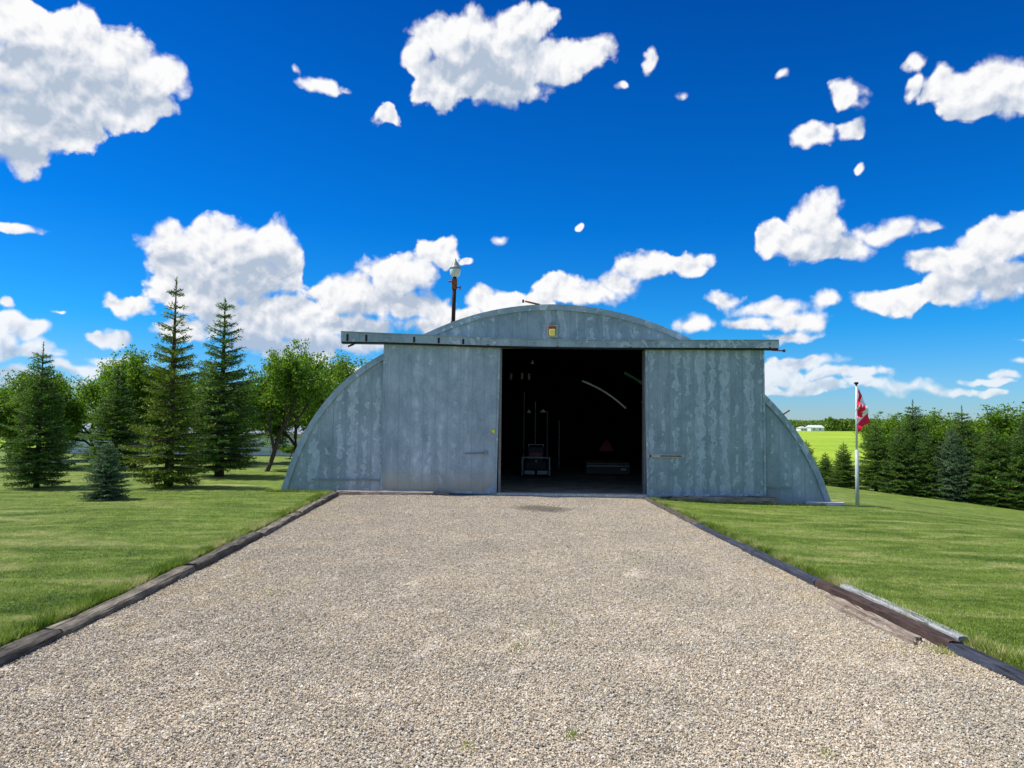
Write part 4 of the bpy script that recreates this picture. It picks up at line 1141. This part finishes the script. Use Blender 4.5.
spr('a', 5.0, 117, 478, 366, 21.0, 'dark spruce directly behind the small blue spruce', rz=3.0, sxy=1.5)

def broad_tree(seed, Hh=5.0, Rr=1.9, leaves=60, trunkh=0.25, lean=0.0, leafsz=0.075, upright=0.6):
    r = np.random.default_rng(seed)
    m_ = MB(); ends = []
    def grow(p, d, L, rad, depth):
        pts = [p]; q = p.copy(); dd = d.copy()
        for i in range(4):
            dd = dd + Vector(r.normal(size=3)) * 0.13 + Vector((0, 0, 0.06 * upright)); dd.normalize()
            q = q + dd * L / 4; pts.append(q.copy())
            if depth >= 2: ends.append((q.copy(), depth))
        m_.tube(pts, [rad * (1 - 0.11 * i) for i in range(5)], 6 if depth < 2 else 4, cap=False)
        if depth < 4:
            nb = [5, 4, 4, 3][depth] if depth < 4 else 0
            for k in range(nb):
                a = r.random() * 6.283; sp = 0.45 + 0.5 * r.random()
                side = dd.orthogonal().normalized(); side.rotate(Matrix.Rotation(a, 3, dd))
                nd = (dd * math.cos(sp) + side * math.sin(sp)).normalized()
                start = pts[1 + int(r.integers(1, 4))] if k < nb - 1 and depth > 0 else pts[-1] if depth == 0 and k < 3 else pts[int(r.integers(2, 5))]
                grow(start.copy(), nd, L * (0.66 + 0.16 * r.random()), rad * 0.55, depth + 1)
    grow(Vector((0, 0, -.1)), Vector((lean, 0, 1)).normalized(), Hh * trunkh * 1.15, 0.02 * Hh, 0)
    tops = sorted(ends, key=lambda e: -e[0].z)
    for k in range(34):                        # upright young shoots break the outline
        q = tops[int(r.integers(0, len(tops) * 2 // 3))][0].copy(); dd = Vector((r.normal() * .35, r.normal() * .35, 1)).normalized()
        Lk = 0.3 + 0.5 * r.random(); pts = [q + dd * Lk * u for u in (0, .33, .66, 1.0)]
        m_.tube(pts, [.012, .009, .006, .003], 4, cap=False)
        ends += [(p_, 9) for p_ in pts[1:]]
    E = np.array([e[0] for e in ends]); shoot = np.array([e[1] == 9 for e in ends])
    # fit the crown to the wished height and spread
    zmax = E[:, 2].max(); s_z = (Hh - 0.1) / zmax
    rr_ = np.percentile(np.hypot(E[:, 0] - E[:, 0].mean(), E[:, 1]), 92); s_r = Rr / rr_
    for v in m_.bm.verts: v.co = Vector((v.co.x * (s_r if v.co.z > Hh * trunkh * .8 else 1 + (s_r - 1) * max(0, v.co.z) / (Hh * trunkh * .8)), v.co.y * s_r, v.co.z * s_z))
    E = E * np.array([s_r, s_r, s_z])
    n = len(E) * leaves
    idx = np.repeat(np.arange(len(E)), leaves)
    p = E[idx] + r.normal(size=(n, 3)) * np.where(shoot[idx], .55, 1.0)[:, None] * np.array([.14, .14, .11])
    ln = leafsz * (0.6 + 0.7 * r.random(n))
    d = r.normal(size=(n, 3)); d[:, 2] -= 0.3; d /= np.linalg.norm(d, axis=1)[:, None]
    nm = r.normal(size=(n, 3)) * 0.7 + np.array([0, 0, 1.0]); s_ = np.cross(d, nm); s_ /= np.linalg.norm(s_, axis=1)[:, None] + 1e-6
    mid_ = p + d * (ln * .45)[:, None]
    V = np.stack([p, mid_ + s_ * (ln * .3)[:, None], p + d * ln[:, None], mid_ - s_ * (ln * .3)[:, None]], 1).reshape(-1, 3)
    crown = np_mesh('crown', V, np.arange(len(V)).reshape(-1, 4)); crown.materials.append(M['leaf'])
    bmesh.ops.recalc_face_normals(m_.bm, faces=m_.bm.faces)
    tm = bpy.data.meshes.new('trunk'); m_.bm.to_mesh(tm); m_.bm.free(); tm.materials.append(M['bark'])
    return crown, tm
BT = [broad_tree(201, leaves=22, leafsz=.10, lean=.12), broad_tree(202, leaves=22, leafsz=.10, trunkh=.3), broad_tree(205, leaves=22, leafsz=.10, trunkh=.22, lean=-.1)]
print('leaf faces', [len(b[0].polygons) for b in BT], 'spruce', {k: len(v[0].polygons) for k, v in SP.items()})
GB = 'leafy trees behind the spruces'
def brd(k, px, top_y, Y, label, rz=0.0, sxy=1.0, group=GB, dz=0.0):
    x = X_at(px, Y); z = gzf(x, Y); top = at(px, top_y, Y).z
    return put_tree('leafy_tree', BT[k], x, Y, (top - z) / 5.0, rz, label, 'leafy tree', group, z + dz, sxy)
brd(0, 268, 335, 23.5, 'leafy tree with a dark leaning trunk nearest the left wall of the metal building', .3, .95)
brd(1, 326, 352, 27.0, 'leafy tree partly hidden behind the left wing of the metal building', 1.3, 1.0)
brd(2, 196, 368, 26.0, 'leafy tree between the two tallest spruces', 2.2, 1.25)
brd(1, 136, 348, 25.0, 'leafy tree behind the small blue spruce, rising to a pointed top', .2, .95)
brd(0, 66, 362, 25.0, 'leafy tree with forked trunk right of the leftmost spruce', 3.4, 1.05)
brd(2, -6, 378, 24.0, 'leafy tree cut off by the left edge of the photo', 4.4, 1.0)
brd(0, 236, 372, 29.0, 'leafy tree standing deepest behind the tall dark spruce', 5.0, 1.2)
brd(1, 20, 372, 28.0, 'leafy tree behind the left flank of the leftmost spruce', 2.9, 1.3)
brd(0, 168, 366, 28.5, 'leafy tree directly behind the tallest spruce', 1.1, 1.2)
brd(2, 300, 352, 29.5, 'leafy tree between the leaning trunk and the metal building', 0.7, 1.1)
brd(2, 100, 378, 29.0, 'small leafy tree furthest behind the dark spruce', 1.9, 1.3)

# right hand shelterbelt
GRS = 'spruces of the shelterbelt on the right'
rt = [
 ('c', 3.4, 806, 440, 29.5, 1.0, 'little spruce peeping out right behind the metal building'),
 ('c', 3.4, 825, 452, 27.5, 1.1, 'low dark spruce between the metal building and the flagpole'),
 ('c', 3.4, 843, 442, 26.8, 1.0, 'spruce just left of the flagpole'),
 ('b', 4.2, 875, 419, 26.3, 1.15, 'spruce just right of the flagpole with a thin pointed top'),
 ('c', 3.4, 899, 424, 25.6, 1.0, 'bushy green spruce second right of the flagpole'),
 ('b', 4.2, 913, 400, 27.5, 1.1, 'spruce with a bare spire standing above its row'),
 ('cb', 3.4, 951, 428, 24.9, 1.0, 'blue-green spruce in the middle of the shelterbelt'),
 ('b', 4.2, 962, 406, 27.2, 1.1, 'tall dark spruce right behind the blue-green one'),
 ('c', 3.4, 925, 428, 25.4, 1.0, 'dark spruce left of the blue-green one'),
 ('c', 3.4, 990, 424, 24.3, 1.05, 'broad green spruce right of the blue-green one'),
 ('c', 3.4, 1023, 416, 23.8, 1.05, 'spruce at the right edge of the photo'),
 ('b', 4.2, 1062, 410, 23.2, 1.1, 'spruce just beyond the right edge of the photo'),
]
for i, (k, h0, px, ty, Y, sx_, lab) in enumerate(rt):
    spr(k, h0, px, 0, ty, Y, lab, GRS, rz=i * 1.7, sxy=sx_)
GRB = 'leafy trees behind the right shelterbelt'
for i, (k, px, ty, Y, sx_, lab) in enumerate([
 (1, 905, 412, 30.5, 1.1, 'leafy tree showing left of the bare spire'),
 (0, 936, 412, 30.0, 1.6, 'leafy tree showing between the two tall right spruces'),
 (2, 982, 404, 29.0, 1.5, 'leafy tree right of the tall dark right spruce'),
 (1, 1010, 404, 28.5, 1.5, 'rounded leafy tree near the right edge of the photo'),
 (0, 916, 411, 32.0, 1.6, 'leafy tree directly behind the bare spire'),
 (1, 957, 409, 31.0, 1.6, 'leafy tree between the spire and the right leafy trees'),
 (0, 1040, 408, 27.5, 1.5, 'leafy tree cut off by the right edge of the photo')]):
    brd(k, px, ty, Y, lab, i * 2.1, sx_, GRB)

# low shrub by the pale building
put_tree('shrub', BT[1], X_at(291, 33.5), 33.5, .14, 1.0, 'low green shrub at the foot of the long pale building', 'shrub', None, sxy=2.4)

# ------------------------------------------------------------------ long pale building behind the left trees
x0, x1 = X_at(52, 36), X_at(372, 36)
lb = empty('long_shed', ((x0 + x1) / 2, 36, 0), 'long low pale building with lapped siding behind the left trees', 'shed')
w_ = (x1 - x0) / 2
m_ = MB(); m_.box((-w_, 0, -.3), (w_, 5, 1.15)); m_.build('wall', M['siding'], lb)
m_ = MB()
vs = [m_.bm.verts.new(p) for p in ((-w_ - .2, -.25, 1.13), (w_ + .2, -.25, 1.13), (w_ + .2, 2.5, 1.5), (-w_ - .2, 2.5, 1.5), (w_ + .2, 5.25, 1.13), (-w_ - .2, 5.25, 1.13))]
m_.bm.faces.new((vs[0], vs[1], vs[2], vs[3])); m_.bm.faces.new((vs[3], vs[2], vs[4], vs[5])); m_.bm.faces.new((vs[0], vs[3], vs[5])); m_.bm.faces.new((vs[1], vs[4], vs[2])); m_.bm.faces.new((vs[0], vs[5], vs[4], vs[1]))
m_.build('roof', m_simple('pale_metal_roof', (0.22, 0.26, 0.31), 0.7, var=.1), lb)
m_ = MB(); m_.box((-w_ - .02, -.03, -.3), (w_ + .02, -.003, .05)); m_.build('skirting', m_simple('grey_skirting', (0.30, 0.33, 0.36), 0.7), lb)

# ------------------------------------------------------------------ far farmyard
YFAR = 455.0
zf_ = gzf(120, YFAR)
def far_obj(px, w, h, name, label, cat, roofc, wallc, depth=8, hip=False):
    x = X_at(px, YFAR - 20); e = empty(name, (x, YFAR - 20, gzf(x, YFAR - 20)), label, cat)
    m_ = MB(); m_.box((-w / 2, 0, 0), (w / 2, depth, h * .6)); m_.build('wall', wallc, e)
    m_ = MB()
    vs = [m_.bm.verts.new(p) for p in ((-w / 2 - .3, -.3, h * .6), (w / 2 + .3, -.3, h * .6), (w / 2 - (1.5 if hip else 0), depth / 2, h), (-w / 2 + (1.5 if hip else 0), depth / 2, h), (w / 2 + .3, depth + .3, h * .6), (-w / 2 - .3, depth + .3, h * .6))]
    m_.bm.faces.new((vs[0], vs[1], vs[2], vs[3])); m_.bm.faces.new((vs[3], vs[2], vs[4], vs[5])); m_.bm.faces.new((vs[0], vs[3], vs[5])); m_.bm.faces.new((vs[1], vs[4], vs[2])); m_.bm.faces.new((vs[0], vs[5], vs[4], vs[1]))
    m_.build('roof', roofc, e)
    for i, q in enumerate((-.25, .2)):
        m_ = MB(); m_.box((q * w - .6, -.06, .6), (q * w + .6, -.01, h * .45)); m_.build('window' if hip else 'door', M['cap'], e)
paler = m_simple('pale_blue_metal_roof', (0.60, 0.68, 0.76), 0.4, var=.05)
far_obj(817.5, 8.0, 3.6, 'machine_shed', 'white metal shed with a pale blue roof at the far edge of the field', 'shed', paler, M['white'])
far_obj(804, 4.0, 2.8, 'farmhouse', 'small white house left of the far white shed', 'house', m_simple('grey_shingles', (0.45, 0.45, 0.47), .8), M['white'], 7, True)
def tiny_crown(cx, cy, cz, w, h, n, r, cone=False):
    if cone:
        u = r.random(n) ** .8; rad = (1 - u) * w * .5 * r.random(n) ** .4; a = r.random(n) * 6.283
        p = np.stack([cx + np.cos(a) * rad, cy + np.sin(a) * rad, cz + u * h], 1)
    else:
        d = r.normal(size=(n, 3)); d /= np.linalg.norm(d, axis=1)[:, None]; d *= (r.random(n) ** .4)[:, None]
        p = np.stack([cx + d[:, 0] * w * .5, cy + d[:, 1] * w * .5, cz + h * .55 + d[:, 2] * h * .45], 1)
    s_ = h * .055 + .15
    V = p[:, None, :] + r.normal(size=(n, 3, 3)) * s_
    return V.reshape(-1, 3)
r = np.random.default_rng(55)
x = X_at(830.5, YFAR - 15)
tree_v = tiny_crown(0, 0, 0, 9, 8.0, 900, r, True)
ft = empty('poplar_tree', (x, YFAR - 15, gzf(x, YFAR - 15)), 'pointed bright green tree right beside the far white shed', 'tree')
me = np_mesh('crown', tree_v, np.arange(len(tree_v)).reshape(-1, 3)); mesh_obj('crown', me, M['leaf_far'], ft)
m_ = MB(); m_.tube([(0, 0, -.3), (0, 0, 6)], [.3, .06], 8); m_.build('trunk', M['bark'], ft)
VV = []
for i in range(620):
    px = r.uniform(770, 900) if i < 300 else r.uniform(900, 1060) if i < 420 else r.uniform(-60, 420)
    Y = YFAR + r.uniform(-4, 30)
    x = X_at(px, Y); dense = px < 825
    hh = r.uniform(4.2, 7.0) if dense else r.uniform(4.6, 7.6)
    VV.append(tiny_crown(x, Y, gzf(x, Y), hh * (1.1 if dense else .42), hh, 220, r, (not dense)))
VV = np.concatenate(VV)
tag(mesh_obj('distant_woodland', np_mesh('distant_woodland', VV, np.arange(len(VV)).reshape(-1, 3)), M['leaf_far']), 'distant belt of trees along the far edge of the field', 'woodland', kind='stuff')

# ------------------------------------------------------------------ render settings
scene.render.engine = 'CYCLES'
